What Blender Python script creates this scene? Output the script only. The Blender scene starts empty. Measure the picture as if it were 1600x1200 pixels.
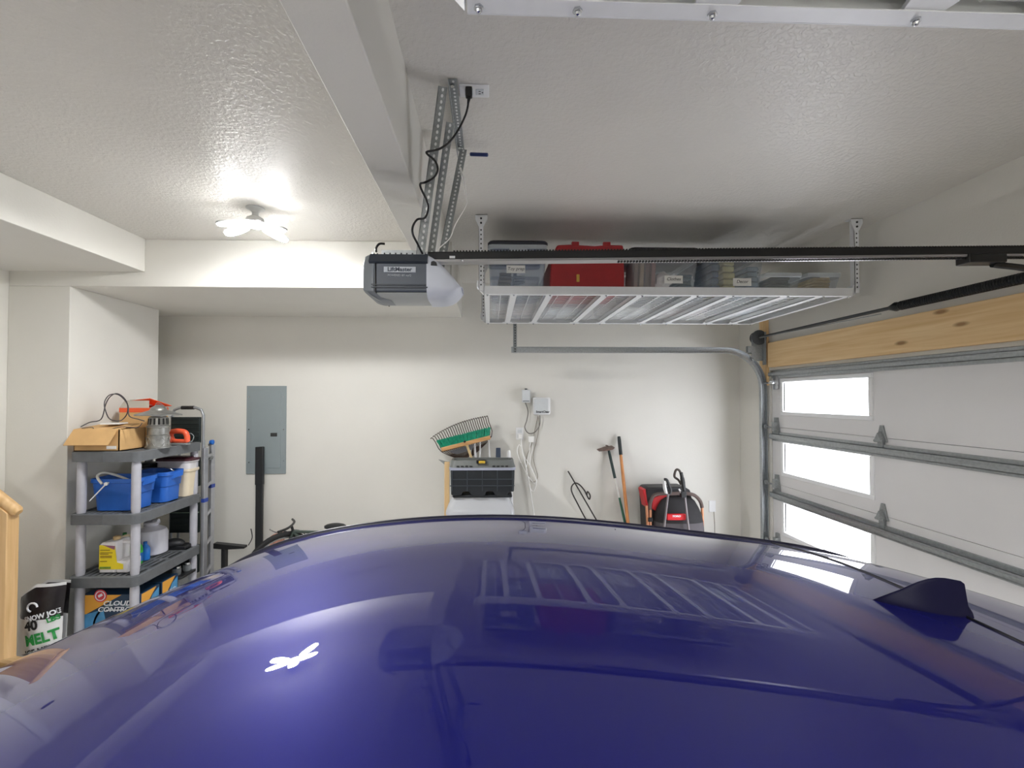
import bpy, bmesh, math, random
from mathutils import Vector, Matrix, Euler, noise
random.seed(7)
C = bpy.context.scene.collection
PI = math.pi
H = 1.88                                   # camera height
# ------------------------------------------------------------------ camera
cam = bpy.data.cameras.new('camera'); camo = bpy.data.objects.new('camera', cam); C.objects.link(camo)
YAW, PIT = math.radians(1.5), math.radians(1.1)
camo.location = (0, 0, H); camo.rotation_euler = (PI/2 + PIT, 0, -YAW)
cam.sensor_width = 36; cam.lens = 36*720/1600; cam.shift_x = .01; cam.shift_y = .005
cam.clip_start = .02
bpy.context.scene.camera = camo
FW = Vector((math.sin(YAW)*math.cos(PIT), math.cos(YAW)*math.cos(PIT), math.sin(PIT)))
RT = Vector((math.cos(YAW), -math.sin(YAW), 0)); UP = RT.cross(FW)
def at(px, py, X=None, Y=None, Z=None):
    """the point of the room seen at a pixel of the photograph, at a known depth, side or height"""
    d = FW + RT*((px - 784)/720) + UP*((608 - py)/720)
    if Y is not None: t = Y/d.y
    elif X is not None: t = X/d.x
    else: t = (Z - H)/d.z
    return Vector((0, 0, H)) + d*t
# ------------------------------------------------------------------ materials
def lin(c): return tuple((v/12.92 if v <= .04045 else ((v+.055)/1.055)**2.4) for v in [x/255 for x in c])
MATS = {}
def mat(name, rgb, rough=.5, metal=0, coat=0, bump=None, var=None, emit=0, spec=None, alpha=None, wood=None, streak=None, coat_rough=.02, coat_ior=1.5):
    if name in MATS: return MATS[name]
    m = bpy.data.materials.new(name); m.use_nodes = True; nt = m.node_tree; N = nt.nodes; L = nt.links
    p = N['Principled BSDF']; out = N['Material Output']
    col = lin(rgb) + (1,)
    p.inputs['Base Color'].default_value = col
    p.inputs['Roughness'].default_value = rough; p.inputs['Metallic'].default_value = metal
    if spec is not None: p.inputs['Specular IOR Level'].default_value = spec
    if coat: p.inputs['Coat Weight'].default_value = coat; p.inputs['Coat Roughness'].default_value = coat_rough; p.inputs['Coat IOR'].default_value = coat_ior
    if emit:
        p.inputs['Emission Color'].default_value = col; p.inputs['Emission Strength'].default_value = emit
    tc = N.new('ShaderNodeTexCoord')
    if var:
        sc, amt = var
        n = N.new('ShaderNodeTexNoise'); n.inputs['Scale'].default_value = sc; n.inputs['Detail'].default_value = 5
        L.new(tc.outputs['Object'], n.inputs['Vector'])
        r = N.new('ShaderNodeValToRGB')
        r.color_ramp.elements[0].position = .3; r.color_ramp.elements[1].position = .7
        r.color_ramp.elements[0].color = tuple(c*(1-amt) for c in col[:3]) + (1,)
        r.color_ramp.elements[1].color = tuple(min(1, c*(1+amt)) for c in col[:3]) + (1,)
        L.new(n.outputs['Fac'], r.inputs['Fac']); L.new(r.outputs['Color'], p.inputs['Base Color'])
    if wood:
        axis, dark = wood                                            # grain running along this axis
        mp = N.new('ShaderNodeMapping'); s = [38, 38, 38]; s[axis] = 1.6; mp.inputs['Scale'].default_value = s
        L.new(tc.outputs['Object'], mp.inputs['Vector'])
        n = N.new('ShaderNodeTexNoise'); n.inputs['Scale'].default_value = 1; n.inputs['Detail'].default_value = 6; n.inputs['Distortion'].default_value = .6
        L.new(mp.outputs['Vector'], n.inputs['Vector'])
        r = N.new('ShaderNodeValToRGB'); r.color_ramp.elements[0].position = .3; r.color_ramp.elements[1].position = .72
        r.color_ramp.elements[0].color = lin(dark) + (1,); r.color_ramp.elements[1].color = col
        L.new(n.outputs['Fac'], r.inputs['Fac'])
        v = N.new('ShaderNodeTexVoronoi'); v.inputs['Scale'].default_value = 1; mp2 = N.new('ShaderNodeMapping')
        s2 = [7, 7, 7]; s2[axis] = 2.2; mp2.inputs['Scale'].default_value = s2
        L.new(tc.outputs['Object'], mp2.inputs['Vector']); L.new(mp2.outputs['Vector'], v.inputs['Vector'])
        r2 = N.new('ShaderNodeValToRGB'); r2.color_ramp.elements[0].position = .05; r2.color_ramp.elements[1].position = .12
        r2.color_ramp.elements[0].color = (.28, .16, .07, 1); r2.color_ramp.elements[1].color = (1, 1, 1, 1)
        L.new(v.outputs['Distance'], r2.inputs['Fac'])
        mx = N.new('ShaderNodeMix'); mx.data_type = 'RGBA'; mx.blend_type = 'MULTIPLY'; mx.inputs[0].default_value = .8
        L.new(r.outputs['Color'], mx.inputs[6]); L.new(r2.outputs['Color'], mx.inputs[7])
        L.new(mx.outputs[2], p.inputs['Base Color'])
    if bump:
        sc, st = bump[:2]
        n = N.new('ShaderNodeTexNoise'); n.inputs['Scale'].default_value = sc; n.inputs['Detail'].default_value = 3
        L.new(tc.outputs['Object'], n.inputs['Vector'])
        src = n.outputs['Fac']
        if len(bump) > 2:                                            # trowelled, flattened spatter
            rr = N.new('ShaderNodeValToRGB'); rr.color_ramp.elements[0].position = .44; rr.color_ramp.elements[1].position = .6
            L.new(src, rr.inputs['Fac']); src = rr.outputs['Color']
        b = N.new('ShaderNodeBump'); b.inputs['Strength'].default_value = st; b.inputs['Distance'].default_value = .003
        L.new(src, b.inputs['Height']); L.new(b.outputs['Normal'], p.inputs['Normal'])
    if alpha is not None:                                            # clear plastic: partly see-through
        t = N.new('ShaderNodeBsdfTransparent'); t.inputs['Color'].default_value = (.93, .95, .96, 1)
        mx = N.new('ShaderNodeMixShader'); mx.inputs[0].default_value = alpha
        L.new(t.outputs[0], mx.inputs[1]); L.new(p.outputs[0], mx.inputs[2]); L.new(mx.outputs[0], out.inputs['Surface'])
    MATS[name] = m
    return m
wallm = mat('wall paint', (219, 217, 210), .6, bump=(95, .22), var=(3, .015))
ceilm = mat('ceiling paint', (216, 213, 207), .38, bump=(48, .42, 1), var=(3, .015))
concrete = mat('concrete', (210, 208, 203), .6, bump=(40, .2), var=(6, .12))
white_metal = mat('white powder coat', (226, 228, 230), .35, var=(30, .02))
galv = mat('galvanised steel', (168, 172, 174), .38, metal=.85, var=(60, .12))
galv_dull = mat('dull galvanised steel', (146, 150, 150), .5, metal=.3, var=(80, .15))
steel = mat('bright steel', (200, 202, 205), .22, metal=1)
blackm = mat('black metal', (24, 24, 25), .4, var=(40, .2))
black_pl = mat('black plastic', (30, 31, 33), .45, var=(60, .12))
dark_pl = mat('charcoal plastic', (72, 75, 78), .5, var=(50, .1))
rubber = mat('black rubber', (22, 22, 22), .7, var=(50, .2))
door_white = mat('door paint', (222, 221, 221), .45, bump=(140, .12), var=(4, .012))
white_pl = mat('white plastic', (232, 233, 234), .35, var=(20, .015))
offwhite = mat('off-white plastic', (208, 212, 214), .4, var=(20, .02))
pine = lambda ax: mat('pine %d' % ax, (238, 208, 160), .6, wood=(ax, (220, 182, 128)))
cord_w = mat('white cord', (246, 245, 242), .45)
paper = mat('paper', (226, 226, 222), .7)
ink = mat('ink', (28, 28, 30), .7)
glow = mat('lit lens', (252, 252, 252), .3, emit=72); glow2 = mat('brighter lit lens', (252, 252, 252), .3, emit=115)
daylight = mat('daylit frosted glass', (244, 247, 255), .2, emit=3.2)
clear = mat('clear plastic', (214, 218, 222), .2, alpha=.24)
clear_blue = mat('blue-grey clear plastic', (150, 164, 190), .25, alpha=.42)
# ------------------------------------------------------------------ mesh helpers
ORG = {}
class MB:
    def __init__(s, M=None): s.bm = bmesh.new(); s.M = M or Matrix(); s.mi = 0
    def v(s, p): return s.bm.verts.new(s.M @ Vector(p))
    def f(s, vs, m=None):
        try: f = s.bm.faces.new(vs)
        except ValueError: return None
        f.material_index = s.mi if m is None else m
        return f
    def box(s, x0, x1, y0, y1, z0, z1, m=None, R=None):
        P = [(x, y, z) for x in (x0, x1) for y in (y0, y1) for z in (z0, z1)]
        if R is not None:
            c = Vector(((x0+x1)/2, (y0+y1)/2, (z0+z1)/2)); P = [c + R @ (Vector(p)-c) for p in P]
        V = [s.v(p) for p in P]
        for q in ((0,1,3,2),(4,6,7,5),(0,4,5,1),(2,3,7,6),(0,2,6,4),(1,5,7,3)): s.f([V[i] for i in q], m)
        return s
    def bar(s, p0, p1, w, t, m=None, up=(0,0,1)):
        """square bar from p0 to p1, w wide across, t thick along up"""
        p0, p1 = Vector(p0), Vector(p1); d = (p1-p0).normalized(); u = Vector(up); u = (u - d*u.dot(d))
        u = u.normalized() if u.length > 1e-5 else d.orthogonal().normalized()
        r = d.cross(u)
        V = [s.v(p + r*a*w/2 + u*b*t/2) for p in (p0, p1) for a, b in ((-1,-1),(1,-1),(1,1),(-1,1))]
        for q in ((3,2,1,0),(4,5,6,7),(0,1,5,4),(1,2,6,5),(2,3,7,6),(3,0,4,7)): s.f([V[i] for i in q], m)
        return s
    def ring(s, c, u, w, r, n, r2=None): return [s.v(c + u*(math.cos(2*PI*i/n)*r) + w*(math.sin(2*PI*i/n)*(r if r2 is None else r2))) for i in range(n)]
    def bridge(s, a, b, m=None):
        n = len(a)
        for i in range(n): s.f([a[i], a[(i+1)%n], b[(i+1)%n], b[i]], m)
    def cyl(s, p0, p1, r, r2=None, n=16, m=None, caps=True):
        p0, p1 = Vector(p0), Vector(p1); d = (p1-p0).normalized(); u = d.orthogonal().normalized(); w = d.cross(u)
        a = s.ring(p0, u, w, r, n); b = s.ring(p1, u, w, r if r2 is None else r2, n)
        s.bridge(a, b, m)
        if caps: s.f(a[::-1], m); s.f(b, m)
        return s
    def tube(s, pts, r, n=8, m=None, closed=False, smooth=0, radii=None):
        P = [Vector(p) for p in pts]
        if smooth: P = crom(P, smooth, closed)
        k = len(P); u = None; R = []
        for i in range(k):
            a = P[(i-1) % k] if (closed or i) else P[0]; b = P[(i+1) % k] if (closed or i < k-1) else P[-1]
            d = (b-a).normalized()
            u = d.orthogonal().normalized() if u is None else (u - d*u.dot(d)).normalized()
            rr = r if radii is None else radii[min(len(radii)-1, int(i*len(radii)/k))]
            R.append(s.ring(P[i], u, d.cross(u), rr, n))
        for i in range(k-1): s.bridge(R[i], R[i+1], m)
        if closed: s.bridge(R[-1], R[0], m)
        else: s.f(R[0][::-1], m); s.f(R[-1], m)
        return s
    def lathe(s, prof, c=(0,0,0), n=28, m=None, axis='z'):
        c = Vector(c); e = {'z': (Vector((1,0,0)), Vector((0,1,0)), Vector((0,0,1))), 'x': (Vector((0,1,0)), Vector((0,0,1)), Vector((1,0,0))), 'y': (Vector((0,0,1)), Vector((1,0,0)), Vector((0,1,0)))}[axis]
        R = [s.ring(c + e[2]*z, e[0], e[1], max(r, 1e-4), n) for r, z in prof]
        for a, b in zip(R, R[1:]): s.bridge(a, b, m)
        s.f(R[0][::-1], m); s.f(R[-1], m)
        return s
    def prism(s, poly, vec, m=None):
        a = [s.v(p) for p in poly]; vec = Vector(vec); b = [s.v(Vector(p)+vec) for p in poly]
        s.f(a[::-1], m); s.f(b, m); s.bridge(a, b, m)
        return s
    def grid(s, fn, nu, nv, m=None):
        V = [[s.v(fn(i/nu, j/nv)) for j in range(nv+1)] for i in range(nu+1)]
        for i in range(nu):
            for j in range(nv): s.f([V[i][j], V[i+1][j], V[i+1][j+1], V[i][j+1]], m)
        return V
    def loft(s, rings, m=None, cap=True):
        R = [[s.v(p) for p in r] for r in rings]
        for a, b in zip(R, R[1:]): s.bridge(a, b, m)
        if cap: s.f(R[0][::-1], m); s.f(R[-1], m)
        return s
    def ball(s, c, r, sc=(1,1,1), n=16, m=None):
        c = Vector(c); k = n//2
        s.loft([[c + Vector((r*sc[0]*math.sin(PI*i/k)*math.cos(2*PI*j/n), r*sc[1]*math.sin(PI*i/k)*math.sin(2*PI*j/n), r*sc[2]*math.cos(PI*i/k))) for j in range(n)] for i in ([.02]+list(range(1, k))+[k-.02])], m)
        return s
    def build(s, name, mats, parent=None, bevel=0, smooth=35, org=None, solid=0):
        bm = s.bm
        bmesh.ops.recalc_face_normals(bm, faces=bm.faces[:])
        if parent is not None: o_ = ORG[parent.name]
        elif org is not None: o_ = Vector(org)
        else:
            xs = [v.co for v in bm.verts]
            o_ = Vector(((min(p.x for p in xs)+max(p.x for p in xs))/2, (min(p.y for p in xs)+max(p.y for p in xs))/2, min(p.z for p in xs)))
        bmesh.ops.translate(bm, verts=bm.verts[:], vec=-o_)
        me = bpy.data.meshes.new(name); bm.to_mesh(me); bm.free()
        for m in (mats if isinstance(mats, (list, tuple)) else [mats]): me.materials.append(m)
        if smooth: me.shade_smooth(); me.set_sharp_from_angle(angle=math.radians(smooth))
        o = bpy.data.objects.new(name, me); C.objects.link(o)
        if parent is not None: o.parent = parent
        else: o.location = o_
        ORG[o.name] = o_
        if solid:
            md = o.modifiers.new('thickness', 'SOLIDIFY'); md.thickness = solid; md.offset = -1
        if bevel:
            md = o.modifiers.new('soft edges', 'BEVEL'); md.width = bevel; md.segments = 2; md.limit_method = 'ANGLE'; md.angle_limit = math.radians(40)
        return o
def crom(P, k, closed=False):
    out = []; n = len(P)
    for i in range(n if closed else n-1):
        g = (lambda j: P[j % n]) if closed else (lambda j: P[max(0, min(n-1, j))])
        a, b, c, d = g(i-1), g(i), g(i+1), g(i+2)
        for t in range(k):
            t = t/k; out.append(.5*((2*b) + (c-a)*t + (2*a-5*b+4*c-d)*t*t + (3*b-a-3*c+d)*t**3))
    if not closed: out.append(P[-1])
    return out
def thing(name, label, cat, loc, group=None):
    o = bpy.data.objects.new(name, None); C.objects.link(o); o.location = loc; o.empty_display_size = .05
    ORG[o.name] = Vector(loc); o['label'] = label; o['category'] = cat
    if group: o['group'] = group
    return o
def tag(o, label, cat, group=None):
    o['label'] = label; o['category'] = cat
    if group: o['group'] = group
    return o
def struct(o): o['kind'] = 'structure'; return o
def text(s_, size, M, m, parent=None, name='lettering', shear=0, align='CENTER', conform=None, bold=0, depth=.0006, sx=1):
    cu = bpy.data.curves.new('t', 'FONT'); cu.body = s_; cu.size = size; cu.align_x = align; cu.align_y = 'CENTER'
    cu.extrude = depth; cu.shear = shear; cu.offset = bold; cu.resolution_u = 3
    to = bpy.data.objects.new('t', cu); C.objects.link(to)
    dg = bpy.context.evaluated_depsgraph_get(); me = bpy.data.meshes.new_from_object(to.evaluated_get(dg))
    bpy.data.objects.remove(to); bpy.data.curves.remove(cu)
    o_ = ORG[parent.name]
    for v in me.vertices:
        p = M @ Vector((v.co.x*sx, v.co.y, v.co.z))
        if conform: p = conform(p)
        v.co = p - o_
    me.name = name; me.materials.clear(); me.materials.append(m)
    o = bpy.data.objects.new(name, me); C.objects.link(o); o.parent = parent; ORG[o.name] = o_
    return o
def facing_cam(p, tilt=0):      # text plane that faces -Y
    return Matrix.Translation(Vector(p)) @ Matrix.Rotation(PI/2, 4, 'X') @ Matrix.Rotation(tilt, 4, 'Z')
def facing_x(p):                # text plane that faces +X
    return Matrix.Translation(Vector(p)) @ Matrix.Rotation(PI/2, 4, 'Z') @ Matrix.Rotation(PI/2, 4, 'X')
EXPOSURE = 1.95
# ================================================================== THE ROOM
RX, LX, BY, FY, CZ = 2.64, -3.6, 4.8, -2.2, 3.08
YF, PX, SZ = 3.53, -3.15, 2.72             # front of the wall block, its side, underside of the rear soffit
def sbox(name, *b, m=wallm, bevel=0): return struct(MB().box(*b).build(name, m, bevel=bevel))
sbox('floor', LX-.1, RX+.1, FY-.1, BY+.1, -.1, 0, m=concrete)
sbox('ceiling', LX-.1, RX+.1, FY-.1, BY+.1, CZ, CZ+.1, m=ceilm)
sbox('wall_back', LX-.1, RX+.1, BY, BY+.1, 0, CZ)
sbox('wall_front', LX-.1, RX+.1, FY-.1, FY, 0, CZ)
sbox('wall_left', LX-.1, LX, FY, BY, 0, CZ)
sbox('wall_alcove', LX, PX, YF, 4.46, 0, SZ, bevel=.004)
DT, DY0, DY1 = 2.14, -.55, 4.27             # garage door opening
m = MB(); m.box(RX, RX+.15, FY, BY, DT, CZ); m.box(RX, RX+.15, DY1, BY, 0, DT); m.box(RX, RX+.15, FY, DY0, 0, DT)
struct(m.build('wall_right', wallm))
sbox('ceiling_soffit', LX, -.29, YF, BY, SZ, CZ, bevel=.004)
struct(MB().box(LX, -2.6, FY, YF, 2.83, CZ).build('ceiling_soffit', wallm, bevel=.004))
struct(MB().box(-.45, -.305, FY, YF, 2.726, CZ).build('ceiling_beam', wallm, bevel=.004))
# pine header board and jamb stud beside the garage door
struct(MB().box(2.60, RX, DY0-.1, 4.24, 2.165, 2.395).build('trim_1', pine(1), bevel=.003))
struct(MB().box(2.617, RX, 4.28, 4.40, 2.0, 2.66).build('trim_2', pine(2), bevel=.003))
struct(MB().box(RX-.02, RX, DY0-.1, DY0, 0, 2.16).build('trim_3', pine(2), bevel=.003))
# house door on the raised landing by the stair (seen only mirrored in the car roof)
d = struct(MB().box(LX, LX+.03, 2.02, 2.93, .76, 2.80).build('door_2', door_white, bevel=.003))
m = MB()
for a in ((1.94, 2.02, .76, 2.89), (2.93, 3.01, .76, 2.89), (2.02, 2.93, 2.80, 2.89)): m.box(LX, LX+.05, a[0], a[1], a[2], a[3])
m.build('door_frame', white_pl, d, bevel=.008)
m = MB()
for z0, z1 in ((.9, 1.55), (1.7, 2.65)):
    for y0, y1 in ((2.12, 2.42), (2.52, 2.82)): m.box(LX+.025, LX+.036, y0, y1, z0, z1)
m.build('door_panel', door_white, d, bevel=.006)
m = MB(); m.cyl((LX+.03, 2.09, 1.72), (LX+.075, 2.09, 1.72), .012); m.ball((LX+.09, 2.09, 1.72), .03)
m.build('door_knob', steel, d)
# landing and stair rail
landing = struct(MB().box(LX, -3.25, 1.2, 3.05, 0, .74).build('floor_landing', concrete))
r = thing('stair_railing', 'pale wooden stair railing with solid side and sloping cap beside the salt bag', 'railing', (-3.4, 3.05, 0))
# rail stands in the X-Z plane, sloping down to its free end
yr = 3.10; e0, e1 = at(-6, 772, Y=yr), at(26, 797, Y=yr); sl = (e1.z-e0.z)/(e1.x-e0.x)
xe = e1.x - .02; x0 = -3.42; zt = lambda x: e1.z + sl*(x - e1.x) - .03
m = MB(); m.prism([(x0, yr-.02, .0), (xe-.05, yr-.02, .0), (xe-.05, yr-.02, zt(xe-.05)), (x0, yr-.02, zt(x0))], (0, .04, 0)); m.build('side_panel', mat('plywood', (196, 158, 98), .6, wood=(2, (178, 138, 80))), r)
MB().prism([(xe-.055, yr-.04, 0), (xe, yr-.04, 0), (xe, yr-.04, zt(xe)), (xe-.055, yr-.04, zt(xe-.055))], (0, .08, 0)).build('end_post', mat('pale pine', (226, 190, 140), .5, wood=(2, (206, 166, 112))), r, bevel=.004)
m = MB(); dd = Vector((1, 0, sl)).normalized(); pa = Vector((x0, yr, zt(x0)+.03)); pb = Vector((e1.x, yr, e1.z-.005))
m.tube([pa, pb, pb + dd*.02], .034, n=16, radii=[.034, .034, .022]); m.build('cap_rail', mat('pale pine', (226, 190, 140)), r, bevel=.003)
MB().box(xe-.05, xe+.06, yr-.03, yr+.12, 0, .09).build('bottom_tread', mat('pale pine', (226, 190, 140)), r, bevel=.004)
# light switch plate on the side wall
sw = thing('light_switch', 'white wall switch plate near the house door', 'switch', (LX, 3.17, 1.95))
MB().box(LX, LX+.008, 3.13, 3.21, 1.9, 2.02).build('cover_plate', white_pl, sw, bevel=.002)
MB().box(LX+.008, LX+.014, 3.155, 3.185, 1.93, 1.99).build('rocker', white_pl, sw, bevel=.002)
hk = MB(); hk.box(LX, LX+.03, 3.12, 3.2, 2.07, 2.11); hk.cyl((LX+.02, 3.16, 2.09), (LX+.07, 3.16, 2.07), .012)
tag(hk.build('wall_hook', blackm, bevel=.003), 'black wall hook above the white switch plate', 'hook')

# ================================================================== GARAGE DOOR
SX0 = 2.655
gd = struct(thing('door_1', 'white sectional garage door with a column of bright windows and steel struts', 'garage door', (SX0, 1.9, 0)))
ZJ = [0.0, .55, 1.085, 1.61, 2.14]
for i in range(4):
    m = MB(); z0, z1 = ZJ[i]+.0015, ZJ[i+1]-.0015
    wy0, wy1 = 3.155, 4.095; zw = [(.16, .42), (.675, .935), (1.21, 1.475), (1.757, 2.022)][i]
    m.box(SX0, SX0+.05, DY0+.01, wy0, z0, z1); m.box(SX0, SX0+.05, wy1, DY1-.005, z0, z1)
    m.box(SX0, SX0+.05, wy0, wy1, z0, zw[0]); m.box(SX0, SX0+.05, wy0, wy1, zw[1], z1)
    m.build('door_section', door_white, gd)
    fr = MB(); t = .035
    for a in ((wy0-t, wy1+t, zw[0]-t, zw[0]), (wy0-t, wy1+t, zw[1], zw[1]+t), (wy0-t, wy0, zw[0], zw[1]), (wy1, wy1+t, zw[0], zw[1])):
        fr.box(SX0-.012, SX0+.02, *a)
    f = fr.build('window_frame', white_pl, gd, bevel=.005)
    MB().box(SX0+.012, SX0+.02, wy0, wy1, *zw).build('pane', daylight, f)
def strut(z, h=.055):
    m = MB(); X = SX0
    m.box(X-.045, X-.042, DY0+.05, DY1-.02, z-h/2, z+h/2)           # hat profile
    m.box(X-.045, X-.012, DY0+.05, DY1-.02, z+h/2-.003, z+h/2); m.box(X-.045, X-.012, DY0+.05, DY1-.02, z-h/2, z-h/2+.003)
    m.box(X-.014, X, DY0+.05, DY1-.02, z+h/2, z+h/2+.02); m.box(X-.014, X, DY0+.05, DY1-.02, z-h/2-.02, z-h/2)
    m.box(X-.048, X-.045, DY0+.05, DY1-.02, z-.006, z+.006)
    return m.build('strut', galv, gd)
strut(1.525, .045); strut(.985, .045); strut(2.10, .035); strut(.06, .045)
for zj in ZJ[1:4]:
    for y in (3.05, 1.9, .75):
        m = MB(); X = SX0
        m.prism([(X, y-.042, zj-.025), (X, y+.042, zj-.025), (X, y+.012, zj+.085), (X, y-.012, zj+.085)], (-.012, 0, 0))
        m.prism([(X-.012, y-.03, zj-.015), (X-.012, y+.03, zj-.015), (X-.012, y, zj+.045)], (-.03, 0, -.01))
        m.box(X-.022, X, y-.02, y+.02, zj-.085, zj-.02)
        m.cyl((X-.03, y-.035, zj-.02), (X-.03, y+.035, zj-.02), .009, n=10)
        m.build('hinge', galv_dull, gd, bevel=.002)
    for y in (4.19, -.48):
        m = MB(); X = SX0
        m.prism([(X, y-.045, zj-.06), (X, y+.03, zj-.06), (X, y+.02, zj+.09), (X, y-.02, zj+.09)], (-.02, 0, 0))
        m.box(X-.05, X-.012, y-.03, y+.01, zj-.03, zj+.05)
        m.cyl((X-.045, y-.03, zj), (X-.045, y+(.12 if y > 0 else -.1), zj), .007, n=10); m.cyl((X-.045, y+.10, zj), (X-.045, y+.12, zj), .022, n=14)
        m.build('end_hinge', galv_dull, gd, bevel=.0015)
m = MB(); X = SX0; y = 4.19; z = 2.03
m.box(X-.02, X, y-.04, y+.03, z-.07, z+.06); m.box(X-.06, X-.015, y-.02, y+.02, z-.02, z+.01)
m.cyl((X-.05, y-.03, z-.01), (X-.05, y+.11, z-.01), .008, n=10)
m.build('top_roller_bracket', steel, gd, bevel=.002)
# track with its curve, and the hanging strap at its far end
YT = 4.31
zt_ = at(960, 547, Y=YT).z; xs = at(799, 549, Y=YT).x; xv = SX0-.06; Rr = .36
tr = thing('garage_door_track', 'curved galvanised garage door track running along the back wall', 'door track', (xv, YT, 0))
path = [(xv, YT, .02), (xv, YT, zt_-Rr)] + [(xv-Rr+Rr*math.cos(a), YT, zt_-Rr+Rr*math.sin(a)) for a in [PI/2*i/14 for i in range(1, 15)]] + [(xs, YT, zt_+.0)]
def channel(mb, path, w, d):
    """C-shaped rail swept in the X-Z plane: open towards the camera"""
    n = len(path)
    prof = [(-w/2, 0), (-w/2, d), (w/2, d), (w/2, 0), (w/2-.004, 0), (w/2-.004, d-.004), (-w/2+.004, d-.004), (-w/2+.004, 0)]
    rings = []
    for i, p in enumerate(path):
        a = Vector(path[max(0, i-1)]); b = Vector(path[min(n-1, i+1)]); t = (b-a).normalized(); nrm = Vector((-t.z, 0, t.x))
        rings.append([Vector(p) + nrm*q[0] + Vector((0, q[1]-d/2, 0)) for q in prof])
    mb.loft(rings)
m = MB(); channel(m, path, .055, .04); m.build('rail', galv, tr)
def perf(mb, p0, p1, w, side, hole_side, step=.025, m_hole=1):
    """perforated steel angle from p0 to p1; two flanges along side and hole_side, holes as dark insets"""
    p0, p1 = Vector(p0), Vector(p1); d = (p1-p0); L = d.length; d.normalize(); s1, s2 = Vector(side).normalized(), Vector(hole_side).normalized()
    s1 = (s1 - d*s1.dot(d)).normalized(); s2 = (s2 - d*s2.dot(d)); s2 = (s2 - s1*s2.dot(s1)).normalized(); t = .003
    for a, b in ((s1, s2), (s2, s1)):
        V = [mb.v(p + a*x + b*y) for p in (p0, p1) for x, y in ((0, 0), (w, 0), (w, t), (0, t))]
        for q in ((3,2,1,0),(4,5,6,7),(0,1,5,4),(1,2,6,5),(2,3,7,6),(3,0,4,7)): mb.f([V[i] for i in q], 0)
        n = int(L/step)
        for i in range(n):
            c = p0 + d*(step*(i+.5)) + a*(w*.55)
            for off in (-.0006, t+.0006):
                mb.f([mb.v(c + b*off + d*math.cos(k*PI/4)*.0068 + a*math.sin(k*PI/4)*.0048) for k in range(8)], m_hole)
hole = mat('punched hole', (225, 226, 226), .6)
hole_dark = mat('dark punched hole', (45, 46, 46), .7)
pt = at(805, 549, Y=YT); m = MB(); perf(m, (pt.x-.02, YT, zt_-.03), (pt.x-.02, YT, CZ), .035, (1, 0, 0), (0, -1, 0))
m.build('hanger_strap', [galv_dull, hole_dark], tr)
for b_ in ((xv-.02, RX-.03, YT+.03, YT+.05, 2.34, 2.36), (xv-.12, xv+.0, YT+.02, YT+.045, zt_-.03, zt_-.0), (xv+.0, RX, YT+.02, YT+.045, .4, .45), (xv+.0, RX, YT+.02, YT+.045, 1.1, 1.15), (xv+.0, RX, YT+.02, YT+.045, 1.86, 1.91)):
    MB().box(*b_).build('track_bracket', galv_dull, tr, bevel=.002)
# torsion shaft, drum, springs
ts = thing('torsion_spring_shaft', 'black torsion spring on a steel shaft above the garage door', 'torsion spring', (2.54, 1.9, 2.43))
sx, sz = 2.545, 2.452
MB().cyl((sx, 4.42, sz), (sx, -.6, sz), .0115, n=12).build('shaft', mat('dark shaft steel', (70, 72, 74), .4, metal=.5), ts)
m = MB(); m.lathe([(.03, 0), (.07, .004), (.07, .012), (.056, .016), (.05, .05), (.058, .058), (.058, .07), (.03, .075)], (sx, 4.27, sz), axis='y', n=24)
m.cyl((sx, 4.345, sz), (sx, 4.39, sz), .03, n=14); m.build('cable_drum', dark_pl, ts)
m = MB(); m.box(sx-.06, sx+.05, 4.30, 4.306, sz-.22, sz+.03); m.box(sx+.045, sx+.05, 4.25, 4.306, sz-.26, sz+.05); m.box(sx-.1, sx-.03, 4.29, 4.33, sz-.14, sz-.08)
m.build('end_bearing_plate', galv_dull, ts, bevel=.002)
m = MB(); m.box(sx-.05, sx+.05, 1.93, 1.937, sz-.05, sz+.05); m.box(sx+.048, sx+.055, 1.87, 2.0, sz-.09, sz+.09); m.build('centre_bearing_plate', galv_dull, ts, bevel=.002)
for a, b in ((2.02, 2.78), (1.85, 1.0)):
    m = MB(); n = 110; m.lathe([((.0285 if k % 2 else .025), (b-a)*k/n) for k in range(n+1)], (sx, a, sz), axis='y', n=16)
    s_ = .06 if b > a else -.06
    m.lathe([(.022, b-a), (.03, b-a+s_*.5), (.02, b-a+s_), (.014, b-a+s_*1.3)], (sx, a, sz), axis='y', n=16)
    m.build('spring', mat('oiled black steel', (20, 23, 24), .35, metal=.4), ts)
m = MB(); m.cyl((sx-.03, 4.22, sz-.01), (sx-.02, 2.9, sz-.03), .003, n=6); m.build('cable', galv_dull, ts)

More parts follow.
